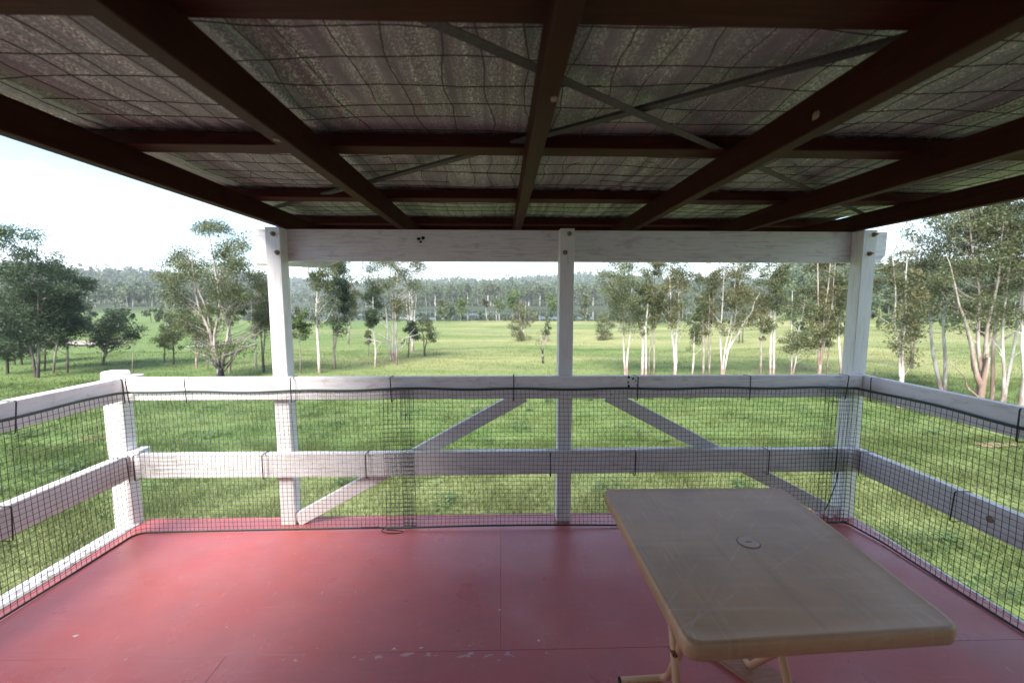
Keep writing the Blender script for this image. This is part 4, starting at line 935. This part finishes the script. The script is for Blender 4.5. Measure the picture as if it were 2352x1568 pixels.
bm = bmesh.new(); tube(bm, [(.904, -1.431, .716), (.904, -1.431, .7205), (.904, -1.431, .7225)], [.036, .036, .033], 28)
bmesh.ops.translate(bm, vec=-O, verts=bm.verts); cp = obj('umbrella_hole_cap', bm, M['cap'], tb)
bm = box(.8925, .9155, -1.4325, -1.4295, .7224, .7232, 0); bmesh.ops.translate(bm, vec=-O, verts=bm.verts); obj('slot', bm, M['dark'], cp)
bm = bmesh.new(); tube(bm, [(.904, -1.431, .7191), (.904, -1.431, .7196)], .039, 28); bmesh.ops.translate(bm, vec=-O, verts=bm.verts); obj('cap_rim', bm, M['dark'], cp)
def leg(pts, rad=.0125, m='tube', name='leg'):
    bm = bmesh.new(); tube(bm, smooth_path(pts, .06), rad, 12); bmesh.ops.translate(bm, vec=-O, verts=bm.verts); return obj(name, bm, M[m], tb, True)
# front-left pair crosses at a rusty pivot, the feet bend outwards along the deck
R0 = .0135
A1 = leg([(.535, -1.62, .700), (.622, -1.58, .014), (1.05, -1.58, .014), (.860, -1.60, .70)], R0, name='leg_frame')
leg([(.505, -1.79, .700), (.580, -1.60-.014, .457), (.700, -1.262, .014), (.497, -1.268, .014)], R0, name='leg')
leg([(.84, -1.79, .700), (.920, -1.60-.014, .465), (1.080, -1.217, .014), (1.070, -1.120, .016)], R0, name='leg')
leg([(.52, -1.79, .690), (.84, -1.79, .690)], .011, name='crossbar')
leg([(.60, -1.245, .014), (.60, -1.13, .45), (.60, -1.05, .70)], .010, name='stay') if False else None
for x, z in ((.5585, .462), (.9415, .462)):
    bm = bmesh.new(); tube(bm, [(x, -1.6115-.018, z), (x, -1.6115+.016, z)], .0085, 12); bmesh.ops.translate(bm, vec=-O, verts=bm.verts); obj('pivot', bm, M['rust'], tb)
bm = bmesh.new(); tube(bm, [(.4975, -1.268, .014), (.490, -1.268, .014)], .0142, 12); bmesh.ops.translate(bm, vec=-O, verts=bm.verts); obj('foot_cap', bm, M['dark'], tb)
# plywood offcut under the table
pb = empty('plywood_board', (1.03, -1.20, .002)); tag(pb, 'reddish offcut of plywood lying on the deck under the table', 'board')
bm = bmesh.new(); L0, L1 = Vector((.905, -1.105, 0)), Vector((1.13, -1.415, 0)); sd = Vector((.115, .080, 0))
def slab(z0, z1, e):
    b = bmesh.new(); Q = [L0-sd*0, L1, L1+sd, L0+sd]
    c = sum(Q, Vector())/4; Q = [c+(q-c)*(1-e) for q in Q]
    a = [b.verts.new((q.x-1.03, q.y+1.20, z0)) for q in Q]; d = [b.verts.new((q.x-1.03, q.y+1.20, z1)) for q in Q]
    b.faces.new(a[::-1]); b.faces.new(d)
    for i in range(4): b.faces.new((a[i], a[(i+1) % 4], d[(i+1) % 4], d[i]))
    return b
for i, (z0, z1) in enumerate(((0, .005), (.0053, .0095), (.0098, .014), (.0143, .019))): obj('ply_layer', slab(z0, z1, .0 if i % 2 else .006), M['ply'] if i == 3 else M['plyedge'], pb)
# loose flakes of white paint and a few dead leaves on the deck
for k, (x, y, s, lab) in enumerate(((-2.041, -.96, .014, 'white paint flake lying alone on the left part of the red deck'), (-.374, -1.069, .012, 'white paint flake at the right end of the chipped strip along the deck joint'), (.173, -1.043, .013, 'white paint flake on the red deck nearest to the table legs'), (-.50, -1.07, .007, 'tiny white paint flake in the middle of the chipped strip along the deck joint'), (-1.357, -.924, .006, 'tiny white paint flake on the open red deck, second from the left'), (-.095, -1.046, .008, 'tan paint flake just left of where the two deck joints meet'), (-.011, -.842, .010, 'white paint flake on the joint running towards the centre post'))):
    r_ = random.Random(40+k); bm = bmesh.new(); a0 = r_.uniform(0, 6)
    ring = [bm.verts.new((x+s*r_.uniform(.5, 1.2)*math.cos(a0+a*PI/3), y+.6*s*r_.uniform(.5, 1.2)*math.sin(a0+a*PI/3), .0015+.002*r_.random())) for a in range(6)]
    bm.faces.new(ring); bmesh.ops.solidify(bm, geom=list(bm.faces), thickness=.0008)
    tag(obj('paint_flake', bm, M['cap'] if k == 5 else M['white']), lab, 'paint flake', 'paint flakes on the deck')
